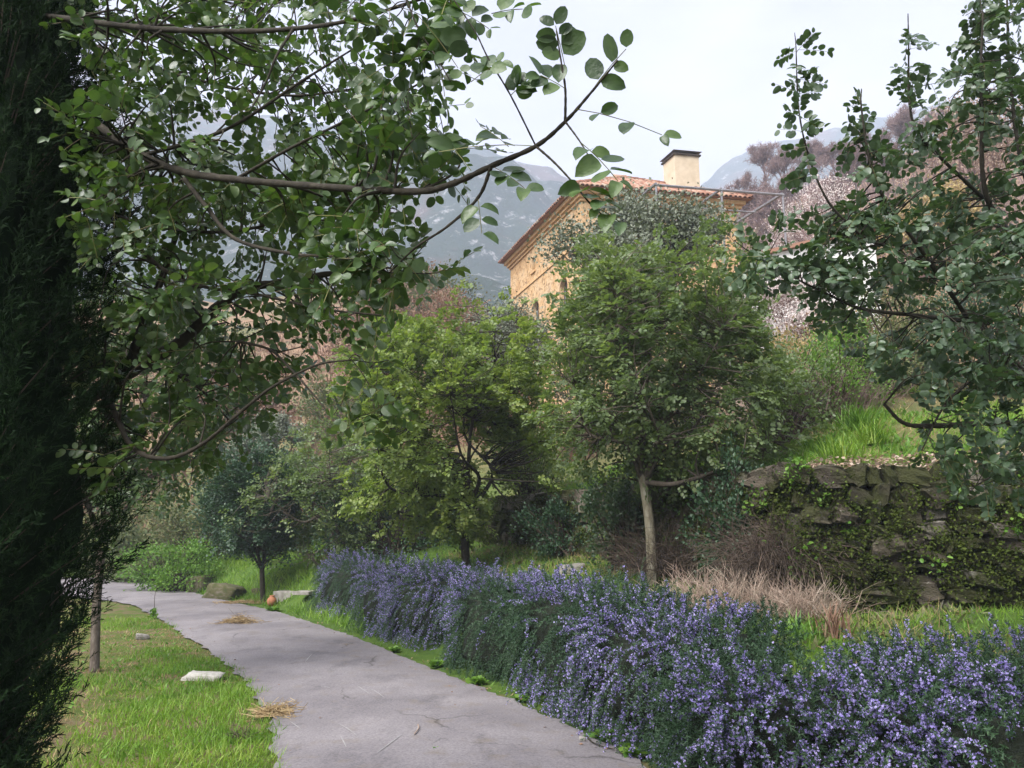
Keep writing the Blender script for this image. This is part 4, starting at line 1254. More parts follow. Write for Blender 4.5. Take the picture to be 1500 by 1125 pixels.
RB_ = [('far end of the lilac rosemary hedge next to the concrete blocks', (476, 906), .86, 1.45, .80, 1.24, 1500, .30),
       ('rosemary clump joining the far hedge end to the next clump', (528, 930), .86, 1.1, .78, 1.16, 1300, .30),
       ('rosemary clump in the hedge in front of the yellow-green carob', (580, 946), .86, 1.35, .80, 1.20, 1600, .36),
       ('lilac rosemary clump in the hedge below the grass bank', (676, 988), .86, 1.30, .80, 1.14, 1700, .36),
       ('heavily flowering rosemary clump in front of the slim carob trunk', (775, 1034), .86, 1.15, .80, 1.20, 1800, .42),
       ('rosemary clump in the hedge beside the dry grey brush', (870, 1084), .88, 1.10, .82, 1.07, 2000, .42)]
for i, (lab, (px, py), off, ra, rb, h, ns, fl) in enumerate(RB_):
    c, a_ = edge_at(px, py, off)
    rosemary(lab, c, ra, rb, h, a_, ns, 300 + i, fl)
rosemary('low spreading rosemary clump at the near end of the hedge by the roadside', (1.98, 5.42), .95, .72, .88, -.2, 1900, 310, .36)
rosemary('wide dark rosemary clump below the stone wall beyond the near hedge end', (3.3, 5.45), 1.05, .72, .95, .05, 1900, 311, .30)
rosemary('rosemary clump filling the near corner of the hedge', (2.65, 5.0), .95, .55, .82, .0, 1500, 313, .30)
rosemary('last rosemary clump at the foot of the glossy carob', (4.45, 5.35), .95, .75, 1.0, .0, 1300, 312, .25)

# ================================================================== dry brush, tufts and small things
def brush(name, label, c, rad, n_, seed, mat, cat='dry brush', L=(.25, .7), hang=0.0, rr=.0032):
    r = np.random.default_rng(seed); c = np.asarray(c, float); root = thing(name, label, cat, c)
    b_ = r.normal(size=(n_, 3)) * np.array(rad) * [.42, .42, .12]; b_[:, 2] = np.abs(b_[:, 2])
    d = norm(rand_dirs(n_, r) * .8 + b_ / np.array(rad) * .55 + [0, 0, .75 - hang]); l = r.uniform(*L, n_)[:, None] * rad[2] * 1.5
    p1 = b_ + d * l * .5; d2 = norm(d + rand_dirs(n_, r) * .45 - [0, 0, .25 + hang * .6]); p2 = p1 + d2 * l * .5
    d3 = norm(d2 + rand_dirs(n_, r) * .8); p3 = p1 + d3 * l * .35; d4 = norm(d2 + rand_dirs(n_, r) * .9); p4 = p1 * .4 + p2 * .6 + d4 * l * .3
    v = np.clip(r.random(n_) * .6 + vnoise(b_[:, 0] * 4 + 9, b_[:, 1] * 4) * .5, 0, 1)
    ac = Acc(); ac.segs(b_, p1, rr, rr * .8, v); ac.segs(p1, p2, rr * .8, rr * .35, v); ac.segs(p1, p3, rr * .6, rr * .3, v); ac.segs(p1 * .4 + p2 * .6, p4, rr * .5, rr * .25, v)
    link('twigs', ac.mesh('twigs'), mat, root, None, 'stuff')
    return root


def tz(x, y, dz=0.0):
    return np.array([x, y, float(Z(x, y)) + dz])


brush('dry_brush', 'grey dead brush heaped on the terrace right of the slim carob trunk', tz(2.2, 8.7), (.62, .45, .50), 520, 401, M_TWIG_DRY)
brush('dry_brush', 'pinkish dead brush spreading below the stone wall', tz(2.9, 8.45), (.60, .42, .42), 520, 402, M_TWIG_DRY)
brush('dry_brush', 'brown dead brush tumbling over the end of the stone wall', tz(3.3, 9.35, .05), (.5, .5, .42), 520, 403, M_TWIG_BARE, hang=.35)
brush('dry_brush', 'dark tangled brush hanging in front of the wall corner', np.array([2.95, 9.1, 1.35]), (.55, .5, .75), 1000, 404, M_TWIG_DARK, hang=.7)
brush('dry_brush', 'dark twiggy growth at the wall behind the slim carob', np.array([2.2, 10.7, 1.2]), (.7, .7, .8), 900, 405, M_TWIG_DARK, hang=.3)
brush('dry_brush', 'pale bare undergrowth below the pergola', tz(6.2, 16.5), (1.3, 1.0, 1.2), 900, 406, M_TWIG_DRY, rr=.008)
brush('dry_brush', 'brown bare undergrowth at the edge of the upper terrace', tz(5.1, 13.0), (1.0, .8, .9), 900, 407, M_TWIG_BARE, rr=.006)

def tuft(name, label, c, n_, h, spread, wid, mat, seed, cat='plant'):
    r = np.random.default_rng(seed); root = thing(name, label, cat, c)
    d = norm(r.normal(size=(n_, 3)) * spread + [0, 0, 1]); M = basis(d, norm(d * [1, 1, 0] + 1e-3) * -1 + [0, 0, .25])
    hh = h * r.uniform(.6, 1.1, n_); M[:, :, 1] *= hh[:, None]; M[:, :, 0] *= wid; M[:, :, 2] *= hh[:, None] * -.9
    ac = Acc(); ac.scatter(*BLADE, M, r.normal(size=(n_, 3)) * [h * .22, h * .22, 0], r.random(n_)); link('blades', ac.mesh('blades'), mat, root, None, 'stuff')
    return root


tuft('iris_clump', 'spiky bright green leaf clump at the edge of the stone wall', tz(3.98, 9.5), 220, .42, .42, .016, M_GRASS, 421)
tuft('grass_tussock', 'tall lush green grass tussock on the upper terrace', tz(4.75, 10.3), 260, .42, .45, .014, M_GRASS, 422, 'grass')
tuft('grass_tussock', 'pale green grass tussock behind the spiky leaf clump', tz(4.95, 11.2), 260, .50, .45, .016, M_WEED, 423, 'grass')
tuft('weed', 'low leafy weed on the wall edge among dead leaves', tz(5.2, 9.3), 120, .22, .7, .03, M_WEED, 424)

# fallen leaves on the wall top
n_ = 2600; x = rng.uniform(3.3, 6.9, n_); y = 8.75 + rng.uniform(.0, .55, n_)
ac = Acc(); ac.scatter(*LEAF_MID, basis(rand_dirs(n_) * [1, 1, .5], rand_dirs(n_) * .6 + [0, 0, 1]) * rng.uniform(.03, .065, n_)[:, None, None], np.stack([x, y, np.maximum(Z(x, y), 2.3) + rng.uniform(.06, .16, n_)], -1), rng.random(n_))
tag(ac.build('leaf_litter', M_PINK), 'pinkish brown fallen leaves along the top of the stone wall', 'leaf litter', kind='stuff')

# lumps of stone: shared rough shapes
M_PALE = noise_mat('pale_limestone', [(.3, (.26, .24, .205)), (.55, (.40, .38, .34)), (.75, (.50, .48, .44))], 9, .9, .6, .02)
M_CONC = noise_mat('stained_concrete', [(.3, (.11, .10, .08)), (.5, (.21, .195, .17)), (.7, (.32, .30, .275))], 5, .95, .5, .02)
M_MOSSY = noise_mat('mossy_block', [(.35, (.045, .055, .016)), (.5, (.075, .072, .03)), (.65, (.13, .11, .085)), (.8, (.2, .185, .16))], 6, .95, .8, .03)
M_CLAY = noise_mat('orange_clay', [(.3, (.26, .10, .05)), (.7, (.36, .16, .08))], 8, .7, .2)


def rock(name, label, c, size, rz, mat, seed, cat='stone', tilt=0.0):
    me = stone_mesh(seed); me.materials.clear(); me.materials.append(mat)
    # close the back face, too: these stones are seen from all round
    import bmesh
    bm = bmesh.new(); bm.from_mesh(me); bmesh.ops.holes_fill(bm, edges=[e_ for e_ in bm.edges if e_.is_boundary], sides=0); bmesh.ops.triangulate(bm, faces=bm.faces); bmesh.ops.smooth_vert(bm, verts=bm.verts, factor=.5, use_axis_x=True, use_axis_y=True, use_axis_z=True)
    for f_ in bm.faces: f_.smooth = True
    bm.to_mesh(me); bm.free()
    o_ = link(name, me, mat, None, c); o_.scale = size; o_.rotation_euler = (tilt, tilt * .6, rz)
    return tag(o_, label, cat)


g = G(297, 996); rock('flat_stone', 'flat white stone lying in the verge grass', (g[0], g[1], .03), (.44, .28, .11), .1, M_PALE, 31)
g = G(208, 938); rock('stone', 'small tan stone in the dry patch of the verge', (g[0], g[1], .05), (.2, .15, .1), .5, M_CONC, 33)
g = P(836, 815, 12.6); rock('stone', 'grey stone half sunk in the terrace grass', (g[0], g[1], float(Z(g[0], g[1])) + .02), (.42, .26, .2), .3, M_CONC, 34)
g = G(324, 862, .28); rock('mossy_block', 'mossy old stone block at the foot of the bank beside the road', (g[0], g[1] + .25, .14), (1.1, .5, .46), -.42, M_MOSSY, 35)
g = G(299, 858, .2); rock('mossy_block', 'smaller mossy stone next to the long mossy block', (g[0] - .25, g[1] + .3, .2), (.6, .5, .5), -.3, M_MOSSY, 36)


def block(name, label, c, half, rz, mat):
    ac = Acc(); ac.box((0, 0, 0), half); me = ac.mesh(name)
    o_ = link(name, me, mat, None, c); o_.rotation_euler = (0.02, -.02, rz); bv_ = o_.modifiers.new('worn', 'BEVEL'); bv_.width = .025; bv_.segments = 2
    return tag(o_, label, 'block')


g = G(417, 888); block('concrete_block', 'stained concrete block at the far end of the rosemary hedge', (g[0] + .05, g[1] + .2, .17), (.36, .18, .17), -.45, M_CONC)
g = G(426, 876, .3); block('concrete_block', 'thin pale concrete slab resting behind the stained block', (g[0] + .2, g[1] + .4, .385), (.22, .16, .04), -.4, M_CONC)
g = G(385, 880); rock('stone', 'brown stone beside the clay jar near the concrete block', (g[0] - .1, g[1] + .35, .12), (.6, .3, .3), -.4, M_MOSSY, 37)
# little round clay jar
ac = Acc(); prof = [(0, 0), (.055, .0), (.10, .05), (.118, .11), (.10, .17), (.06, .205), (.052, .225), (.066, .245), (.05, .245), (.04, .2)]
g = G(396, 889); k1 = 14; V = [(r_ * math.cos(a_), r_ * math.sin(a_), z_) for r_, z_ in prof for a_ in np.linspace(0, 2 * math.pi, k1, endpoint=False)]
i = np.arange(len(V)).reshape(-1, k1); j = np.roll(i, -1, axis=1); q_ = np.stack([i[:-1], j[:-1], j[1:], i[1:]], -1).reshape(-1, 4)
ac.add(V, np.concatenate([q_[:, [0, 1, 2]], q_[:, [0, 2, 3]]]))
tag(link('clay_jar', ac.mesh('clay_jar', True), M_CLAY, None, (g[0], g[1] + .1, .01)), 'small round orange clay jar beside the concrete block', 'jar')

# wisps of straw lying on the road
def straw(label, px, py, n_, sx, sy, seed, hgt=.05):
    r = np.random.default_rng(seed); g = G(px, py); root = thing('straw_heap', label, 'straw', (g[0], g[1], road_z(g[0], g[1])))
    b_ = np.stack([r.normal(size=n_) * sx, r.normal(size=n_) * sy, np.abs(r.normal(size=n_)) * hgt * .5 + .006], -1)
    b_[:, 2] *= np.exp(-(b_[:, 0] / sx) ** 2 * .5)
    b_[:, 2] += .006
    d = norm(rand_dirs(n_, r) * [1, 1, .22]); l = r.uniform(.05, .16, n_)[:, None]
    ac = Acc(); ac.segs(b_, np.maximum(b_ + d * l, [-9, -9, .004]), .0035, .002, r.random(n_)); link('stalks', ac.mesh('stalks'), M_GRASS_DRY, root, None, 'stuff')


straw('little heap of straw in the middle of the road', 350, 915, 700, .16, .14, 431, .10)
straw('scatter of straw at the uphill edge of the road near the mossy block', 362, 884, 800, .42, .16, 432, .05)
straw('straw and soil crumbs where the verge meets the road', 402, 1046, 350, .10, .14, 433, .03)


def stick(name, label, pts, r0, r1, mat, cat='stick'):
    p = bezier(pts, 10); c = p[0]; ac = Acc(); ac.tube(p - c, np.linspace(r0, r1, 10), 6)
    return tag(link(name, ac.mesh(name, True), mat, None, c), label, cat)


def rp_(px, py, dz): g = G(px, py); return (g[0], g[1], (road_z(g[0], g[1]) if dz < .2 else 0) + dz)
stick('twig', 'dark twig lying by the road edge under the rosemary', [rp_(858, 1080, .01), rp_(868, 1092, .014), rp_(884, 1098, .012), rp_(900, 1101, .01)], .007, .003, M_BARK_DARK)
stick('twig', 'forked grey twig beside the straw heap on the road', [rp_(352, 912, .02), rp_(343, 907, .05), rp_(334, 902, .12)], .006, .003, M_BARK)
stick('twig', 'short pale curved twig lying on the asphalt', [rp_(612, 1070, .012), rp_(613, 1076, .016), rp_(607, 1084, .012)], .006, .004, M_TWIG_DRY)
ds_ = np.linspace(10, 18, 160); ds_ = min(ds_, key=lambda q_: abs(P(783, 784, q_)[2] - float(Z(*P(783, 784, q_)[:2]))))
a_, b_ = P(783, 784, ds_), P(826, 738, ds_ + .5)
stick('fallen_branch', 'pale bare branch leaning up the bank between the carobs', [a_, (a_ + b_) / 2 + [0, 0, -.1], b_], .055, .035, M_BARK_TRUNK, 'branch')
for px, py in ((352, 1084),):
    pass
g = G(352, 1088); brush('dead_weed', 'brown dead weed stalks in the verge grass by the road', (g[0], g[1], .02), (.10, .10, .16), 26, 441, M_TWIG_DARK, 'weed')
# tall single weed stalk at the verge edge
g = G(224, 906); w_ = thing('weed_stalk', 'single upright weed stalk at the tip of the verge', 'weed', (g[0], g[1], 0))
ac = Acc(); ac.tube([(0, 0, 0), (.01, 0, .2), (0, 0, .42), (.012, 0, .58)], [.008, .006, .005, .004], 5); link('stem', ac.mesh('stem'), M_TWIG_DARK, w_)
n_ = 60; ac = Acc(); zz = rng.uniform(.0, .18, n_); ac.scatter(*LEAF_MID, basis(rand_dirs(n_) + [0, 0, .4], rand_dirs(n_)) * rng.uniform(.04, .09, n_)[:, None, None], np.stack([rng.normal(size=n_) * .03, rng.normal(size=n_) * .03, zz], -1), rng.random(n_)); link('leaves', ac.mesh('leaves'), M_WEED, w_, None, 'stuff')

# leafy weeds in a row along the foot of the hedge
wl = ['leafy weed at the road edge below the far rosemary', 'flat green weed below the second rosemary clump', 'broad weed rosette at the foot of the hedge midway', 'leafy weed rosette at the asphalt edge by the flowering clump', 'large bright weed beside the dark twig', 'upright weed under the near rosemary clump', 'small weed growing through a crack in the asphalt', 'low weed beside the concrete block']
for i, ((px, py), s_) in enumerate(zip(((566, 955), (622, 978), (680, 1003), (735, 1030), (888, 1083), (945, 1105), (632, 1102), (446, 893)), (.11, .13, .13, .10, .15, .17, .05, .2))):
    r = np.random.default_rng(450 + i); g = G(px, py) if i == 6 else edge_at(px, py, .10 - float(sdist(ROAD_R, *G(px, py)[:2])))[0]; x_, y_ = g[0], g[1]; w_ = thing('weed', wl[i], 'weed', (x_, y_, max(float(Z(x_, y_)), 0.0) + .005)); n_ = 42
    an = r.uniform(0, 6.28, n_); d = norm(np.stack([np.cos(an), np.sin(an), r.uniform(.1, 1.1, n_)], -1)); ac = Acc()
    ac.scatter(*LEAF_MID, basis(d, np.array([0, 0, 1.]) + r.normal(size=(n_, 3)) * .2) * (s_ * r.uniform(.4, 1, n_))[:, None, None], r.normal(size=(n_, 3)) * [.03, .03, .006], r.random(n_))
    link('leaves', ac.mesh('leaves', True), M_WEED, w_, None, 'stuff')
g = G(853, 1088); rock('pebble', 'white pebble on the asphalt near the dark twig', (g[0], g[1], .03), (.05, .04, .035), .2, M_PALE, 38)
rk = P(1130, 905, 7.0)
tuft('weed', 'upright green weed with brown stalk between the brush and the rosemary', tz(2.55, 7.3), 40, .30, .35, .03, M_WEED, 470, 'weed')
tuft('weed', 'brown seeding dock stalk behind the near rosemary', tz(2.85, 7.25), 40, .34, .16, .022, M_FERN_DRY, 471, 'weed')

# ================================================================== cypress at the left
cyb = np.array([-2.12, 2.95, 0.0]); r = np.random.default_rng(77)
cyp = thing('cypress_tree', 'dense dark cypress column beside the road verge', 'tree', cyb)
ac = Acc(); ac.tube([(0, 0, -.1), (0, 0, 1.2), (.02, .02, 3), (0, 0, 5.0)], [.11, .09, .07, .02], 9); link('trunk', ac.mesh('trunk', True), M_BARK, cyp)
CY_H = 6.6
def cyr(z):      # column radius by height
    return np.interp(z, [0, .35, .8, 1.15, 1.5, 1.9, 2.7, 3.28, 3.9, 4.6, 5.3], [.46, .48, .50, .54, .61, .62, .55, .46, .29, .14, .02])
nb = 4200
zb = r.uniform(.12, 4.9, nb); an = r.uniform(0, 6.28, nb); rr_ = cyr(zb) * (.66 + .34 * r.random(nb) ** .7) * (1 + .10 * np.sin(3 * an + zb * 4) + .10 * (vnoise(an * 3, zb * 5) - .5))
b_ = np.stack([np.cos(an) * rr_, np.sin(an) * rr_, zb], -1); outw = np.stack([np.cos(an), np.sin(an), 0 * an], -1)
# plumes: an upswept shoot with side shoots, each clad in short scale-like sprigs
d0 = norm(outw * .55 + rand_dirs(nb, r) * .35 + [0, 0, .85]); L0 = r.uniform(.10, .26, nb)
b_ = b_ - outw * .10
NS = 12
t_ = np.linspace(.1, 1, NS)[None, :, None]
sp = (b_[:, None] + d0[:, None] * L0[:, None, None] * t_).reshape(-1, 3)
sd = norm(np.repeat(d0, NS, 0) * .9 + rand_dirs(nb * NS, r) * .75); sl = np.repeat(L0, NS) * r.uniform(.15, .42, nb * NS) * np.tile(np.linspace(1.1, .6, NS), nb)
NT = 6
t2 = np.linspace(.0, .95, NT)[None, :, None]
pp = (sp[:, None] + sd[:, None] * sl[:, None, None] * t2).reshape(-1, 3)
dd = norm(np.repeat(sd, NT, 0) + rand_dirs(len(pp), r) * .55)
M = basis(dd, rand_dirs(len(pp), r)); M[:, :, 1] *= r.uniform(.014, .026, len(pp))[:, None]; M[:, :, 0] *= .0042; M[:, :, 2] *= .004
ac = Acc(); ac.scatter(np.array([[-.5, 0, 0], [.5, 0, 0], [.3, 1, 0], [-.3, 1, 0]], float), np.array([[0, 1, 2], [0, 2, 3]]), M, pp, np.clip(np.repeat(np.repeat(r.random(nb), NS), NT) * .6 + r.random(len(pp)) * .4, 0, 1))
link('crown', ac.mesh('crown'), M_CYPRESS, cyp, None, 'stuff')
ac = Acc(); kz = np.linspace(.15, 5.0, 34); ka = np.linspace(0, 2 * math.pi, 30, endpoint=False); KA, KZ = np.meshgrid(ka, kz)
rr_ = cyr(KZ) * .60 * (1 + .16 * np.sin(3 * KA + KZ * 4) + .4 * (vnoise(KA * 5, KZ * 7) - .5))
V = np.stack([np.cos(KA) * rr_, np.sin(KA) * rr_, KZ], -1).reshape(-1, 3); i = np.arange(len(V)).reshape(34, 30); j = np.roll(i, -1, axis=1); q_ = np.stack([i[:-1], j[:-1], j[1:], i[1:]], -1).reshape(-1, 4)
ac.add(V, np.concatenate([q_[:, [0, 1, 2]], q_[:, [0, 2, 3]]]), .1); link('inner_growth', ac.mesh('inner_growth'), M_CYPRESS, cyp)
# long branchlets inside and at the rim
n_ = 700; k = r.integers(0, nb, n_); ac = Acc(); ac.segs(b_[k] * [.4, .4, 1] - [0, 0, .15], b_[k] + d0[k] * L0[k][:, None] * .8, .006, .0015, r.random(n_)); link('branches', ac.mesh('branches'), M_TWIG_DARK, cyp)


# ================================================================== carob boughs: near and big leaves
def bough_tree(name, label, base, boughs, clusters, mat, leaf, seed, sprays=(), per=(2, 4), pairs=4, n_parts=300, along=True, bark=M_BARK_DARK, trunk=None, tw_r=.0022, droop=.25, step=.1, normal_bias=(0, -.25, .8)):
    """a tree seen from below or beside: boughs as paths, leafy twigs hung on them; the 300 largest leaves are separate parts"""
    r = np.random.default_rng(seed); base = np.asarray(base, float); root = thing(name, label, 'tree', base)
    ab, S, SR = Acc(), [], []
    if trunk is not None:
        at_ = Acc(); p = bezier(trunk[0], 16); at_.tube(p - base, np.linspace(trunk[1], trunk[2], 16), 10); link('trunk', at_.mesh('trunk', True), bark, root)
        S.append(p); SR.append(np.linspace(trunk[1], trunk[2], 16))
    for pts, r0, r1 in boughs:
        p = bezier(np.array([P(*q_) for q_ in pts]), 8 * len(pts)); rd = np.linspace(r0, r1, len(p)) * (1 + .12 * np.sin(np.arange(len(p)) * 2.1))
        a1 = Acc(); a1.tube(p - base, rd, 7); link('bough', a1.mesh('bough', True), bark, root)
        S.append(p); SR.append(rd)
    S = np.concatenate(S); SR = np.concatenate(SR)
    tips = np.array([P(*q_) for q_ in clusters])
    Bs, Ds, Ns, Lz, Pr = [], [], [], [], []
    for p in tips:
        kk = int(np.argmin(np.linalg.norm((S - p) * [1, .8, 1], axis=1))); a_ = S[kk]; v = p - a_; L = np.linalg.norm(v)
        mid = (a_ + p) / 2 + r.normal(size=3) * .10 * L + [0, 0, .05 * L]
        path = bezier([a_, mid, p], 9); ab.tube(path - base, np.linspace(min(SR[kk] * .6, .006), tw_r * .7, 9), 5, r.random(), False)
        u = np.linspace(.35, 1, 9)
        tan = norm(p - path[-3])
        for c_ in range(r.integers(per[0], per[1] + 1)):
            w = r.uniform(.45, 1) ** .7 if c_ else 1.0
            Bs.append(path[int(w * 8)]); sd_ = rand_dirs(1, r)[0]
            Ds.append(norm(tan * .55 + sd_ * .8 + [0, 0, -.15])); Ns.append(norm(np.array(normal_bias) + rand_dirs(1, r)[0] * 1.1)); Lz.append(leaf * r.uniform(2.0, 3.2))
    for p0, p1, nb_ in sprays:       # single compound leaves set by hand: stalk from p0 to p1
        a_, b_ = P(*p0), P(*p1); v = b_ - a_
        Bs.append(a_); Ds.append(norm(v + [0, 0, .12 * np.linalg.norm(v)])); Ns.append(norm(np.array(nb_))); Lz.append(np.linalg.norm(v))
    B_, D_, N_, L_ = np.array(Bs), np.array(Ds), np.array(Ns), np.array(Lz)
    k1 = r.random(len(B_)) < .5
    res = [compound(B_[k_], D_[k_], N_[k_], L_[k_], pr, leaf * (1.0 + .35 * (np.arange(len(B_))[k_] >= len(B_) - len(sprays))), droop * .6, r) for k_, pr in ((k1, pairs), (~k1, pairs + 1))]
    M = np.concatenate([q_[0] for q_ in res]); Lc = np.concatenate([q_[1] for q_ in res])
    for q_ in res:
        ast = np.repeat(r.random(len(q_[2])), 1); ab2 = q_
    st = Acc()
    for q_ in res: st.segs(q_[2] - base, q_[3] - base, .0013, .0010, r.random(len(q_[2])))
    link('twigs', ab.mesh('twigs', True), bark, root, None, 'stuff')
    link('leaf_stalks', st.mesh('leaf_stalks'), M_STALK, root, None, 'stuff')
    rv = np.clip(r.random(len(Lc)) * .55 + vn3(Lc, 3.0, seed) * .6 - .1, 0, 1)
    px_, py_, zf = to_px(Lc); size = np.linalg.norm(M[:, :, 1], axis=1) / np.maximum(zf, .3)
    # leave the view clear right in front of the lens
    vis = (px_ > -20) & (px_ < 1520) & (py_ > -20) & (py_ < 1145)
    order = np.argsort(-(size * vis)); big = np.zeros(len(Lc), bool); big[order[:n_parts]] = True
    var = r.integers(0, 3, len(Lc))
    shared = {}
    for v in range(3):
        for lv in range(4):
            a_ = Acc(); a_.add(LEAF_FG[v][0], LEAF_FG[v][1], .12 + .25 * lv); me = a_.mesh('leaf', True); me.materials.append(mat); shared[v, lv] = me
    for i_ in np.where(big)[0]:
        o_ = bpy.data.objects.new('leaf', shared[int(var[i_]), int(min(3, rv[i_] * 4))]); COL.objects.link(o_); o_.parent = root
        mm = np.eye(4); mm[:3, :3] = M[i_]; mm[:3, 3] = Lc[i_] - base; o_.matrix_local = Matrix(mm.tolist())
    al = Acc()
    for v in range(3):
        k_ = ~big & (var == v); al.scatter(LEAF_FG[v][0], LEAF_FG[v][1], M[k_], Lc[k_] - base, rv[k_])
    link('foliage', al.mesh('foliage', True), mat, root, None, 'stuff')
    return root


r = np.random.default_rng(91)
boughs = [
    ([(40, 90, 3.1), (140, 180, 2.85), (210, 228, 2.65), (270, 252, 2.5), (345, 263, 2.35), (450, 272, 2.2), (600, 281, 2.0), (660, 270, 1.9), (720, 243, 1.8), (785, 214, 1.72), (828, 178, 1.66), (862, 140, 1.62), (905, 88, 1.58)], .017, .0020),
    ([(785, 214, 1.72), (812, 238, 1.68), (838, 266, 1.64), (866, 300, 1.6), (884, 316, 1.58)], .0032, .0014),
    ([(828, 178, 1.66), (828, 130, 1.64), (822, 90, 1.63), (815, 45, 1.62)], .0035, .0014),
    ([(828, 178, 1.66), (850, 208, 1.62), (872, 245, 1.6)], .0025, .0012),
    ([(40, 20, 2.9), (200, 40, 2.5), (330, 46, 2.3), (430, 42, 2.15), (520, 28, 2.0), (650, -12, 1.9)], .012, .004),
    ([(430, 42, 2.15), (405, 82, 2.1), (390, 120, 2.1), (365, 165, 2.1)], .005, .002),
    ([(270, 262, 2.5), (300, 300, 2.48), (345, 350, 2.42), (430, 372, 2.3), (500, 377, 2.22), (580, 395, 2.15)], .009, .003),
    ([(190, 350, 3.0), (240, 395, 2.9), (300, 420, 2.8), (380, 432, 2.7), (470, 452, 2.6), (560, 462, 2.5)], .009, .003),
    ([(120, 590, 3.5), (190, 545, 3.4), (265, 500, 3.3), (340, 432, 3.2), (420, 412, 3.1), (520, 395, 3.0)], .034, .010),
    ([(150, 600, 3.6), (190, 530, 3.5), (215, 460, 3.5), (240, 400, 3.45), (262, 330, 3.4)], .028, .012),
    ([(150, 560, 3.1), (176, 622, 3.0), (190, 650, 2.95), (215, 668, 2.85), (255, 670, 2.75), (300, 648, 2.7), (345, 610, 2.65), (390, 573, 2.6), (430, 550, 2.6), (470, 533, 2.55), (515, 527, 2.5)], .011, .003),
    ([(350, 500, 2.9), (395, 512, 2.8), (425, 540, 2.7), (465, 585, 2.6), (500, 630, 2.55)], .006, .002),
    ([(720, 243, 1.8), (700, 290, 1.84), (655, 332, 1.88), (610, 362, 1.95), (570, 400, 2.0)], .005, .002),
    ([(655, -15, 1.68), (695, 45, 1.67), (715, 85, 1.67), (748, 140, 1.68), (785, 214, 1.72)], .0016, .0022),
    ([(590, -15, 1.75), (612, 40, 1.74), (640, 85, 1.73), (660, 120, 1.72)], .0025, .0014),
    ([(210, 228, 2.65), (330, 190, 2.5), (440, 120, 2.4), (520, 70, 2.35)], .008, .003),
    ([(345, 263, 2.35), (420, 220, 2.3), (500, 180, 2.25), (600, 130, 2.15), (650, 100, 2.1)], .006, .002),
    ([(60, 30, 3.7), (180, 85, 3.6), (300, 120, 3.5), (420, 140, 3.4), (520, 130, 3.3)], .014, .004),
    ([(80, 190, 3.7), (200, 255, 3.6), (320, 290, 3.5), (430, 300, 3.4)], .014, .004),
    ([(90, -40, 3.4), (250, -10, 3.2), (400, 0, 3.0), (520, -20, 2.9)], .012, .004),
    ([(200, 530, 3.6), (280, 560, 3.5), (340, 620, 3.4)], .010, .003),
    ([(120, 300, 3.2), (220, 330, 3.0), (330, 340, 2.9), (430, 320, 2.8)], .010, .004),
]
cl = []
def sow(n_, x0, x1, y0, y1, d0, d1, f=None):
    c_ = 0
    while c_ < n_:
        q_ = (r.uniform(x0, x1), r.uniform(y0, y1), r.uniform(d0, d1))
        if f is None or f(*q_[:2]): cl.append(q_); c_ += 1
sow(330, 100, 545, -20, 330, 2.4, 3.9, lambda x, y: x < 560 - .25 * max(0, 110 - y))
sow(120, 110, 560, 260, 470, 2.5, 3.9, lambda x, y: x < 620 - .35 * abs(y - 330))
sow(88, 120, 470, 440, 720, 2.8, 4.0, lambda x, y: x < 560 - (y - 430) * .95)
sow(34, 520, 700, 130, 300, 2.0, 2.6, lambda x, y: r.random() < 1.2 - (x - 520) / 180)
sow(26, 480, 690, 300, 440, 1.95, 2.3, lambda x, y: r.random() < 1.1 - (x - 480) / 200)
sow(14, 560, 680, 10, 110, 1.75, 2.0)
sow(10, 490, 570, 470, 640, 2.4, 2.6)
sprays = [((828, 100, 1.64), (812, 28, 1.6), (0, -1, .1)), ((862, 140, 1.62), (922, 62, 1.57), (.1, -1, .1)), ((845, 160, 1.63), (962, 192, 1.52), (0, -.8, .6)), ((850, 208, 1.62), (900, 258, 1.55), (.2, -.8, .5)),
          ((866, 300, 1.6), (905, 322, 1.57), (0, -.5, .8)), ((838, 266, 1.64), (880, 290, 1.58), (0, -.7, .7)), ((785, 214, 1.72), (640, 218, 1.8), (0, -.5, .8)), ((690, 120, 1.67), (735, 88, 1.65), (0, -.7, .4)),
          ((748, 140, 1.68), (770, 120, 1.66), (0, -.7, .4)), ((700, 290, 1.84), (705, 335, 1.8), (0, -1, .2)), ((720, 243, 1.8), (765, 272, 1.75), (0, -.7, .6)), ((610, 20, 1.74), (665, 90, 1.7), (0, -.9, .3)),
          ((828, 130, 1.64), (790, 108, 1.62), (0, -.9, .3)), ((720, 20, 1.7), (765, 12, 1.66), (0, -.8, .4)), ((745, 215, 1.75), (700, 180, 1.78), (0, -.5, .7)), ((690, 250, 1.85), (640, 190, 1.9), (0, -.6, .7))]
fb = np.array([-3.2, 3.9, 0.0])
bough_tree('carob_tree', 'overhanging carob tree with long leafy boughs reaching out from behind the cypress', fb, boughs, cl, M_CAROB, .041, 92, sprays, (2, 4), 3, 300,
           trunk=([fb + [0, 0, -.1], fb + [.05, 0, .8], fb + [.25, -.1, 1.8], fb + [.35, -.25, 2.6], P(20, 70, 3.15)], .12, .03))

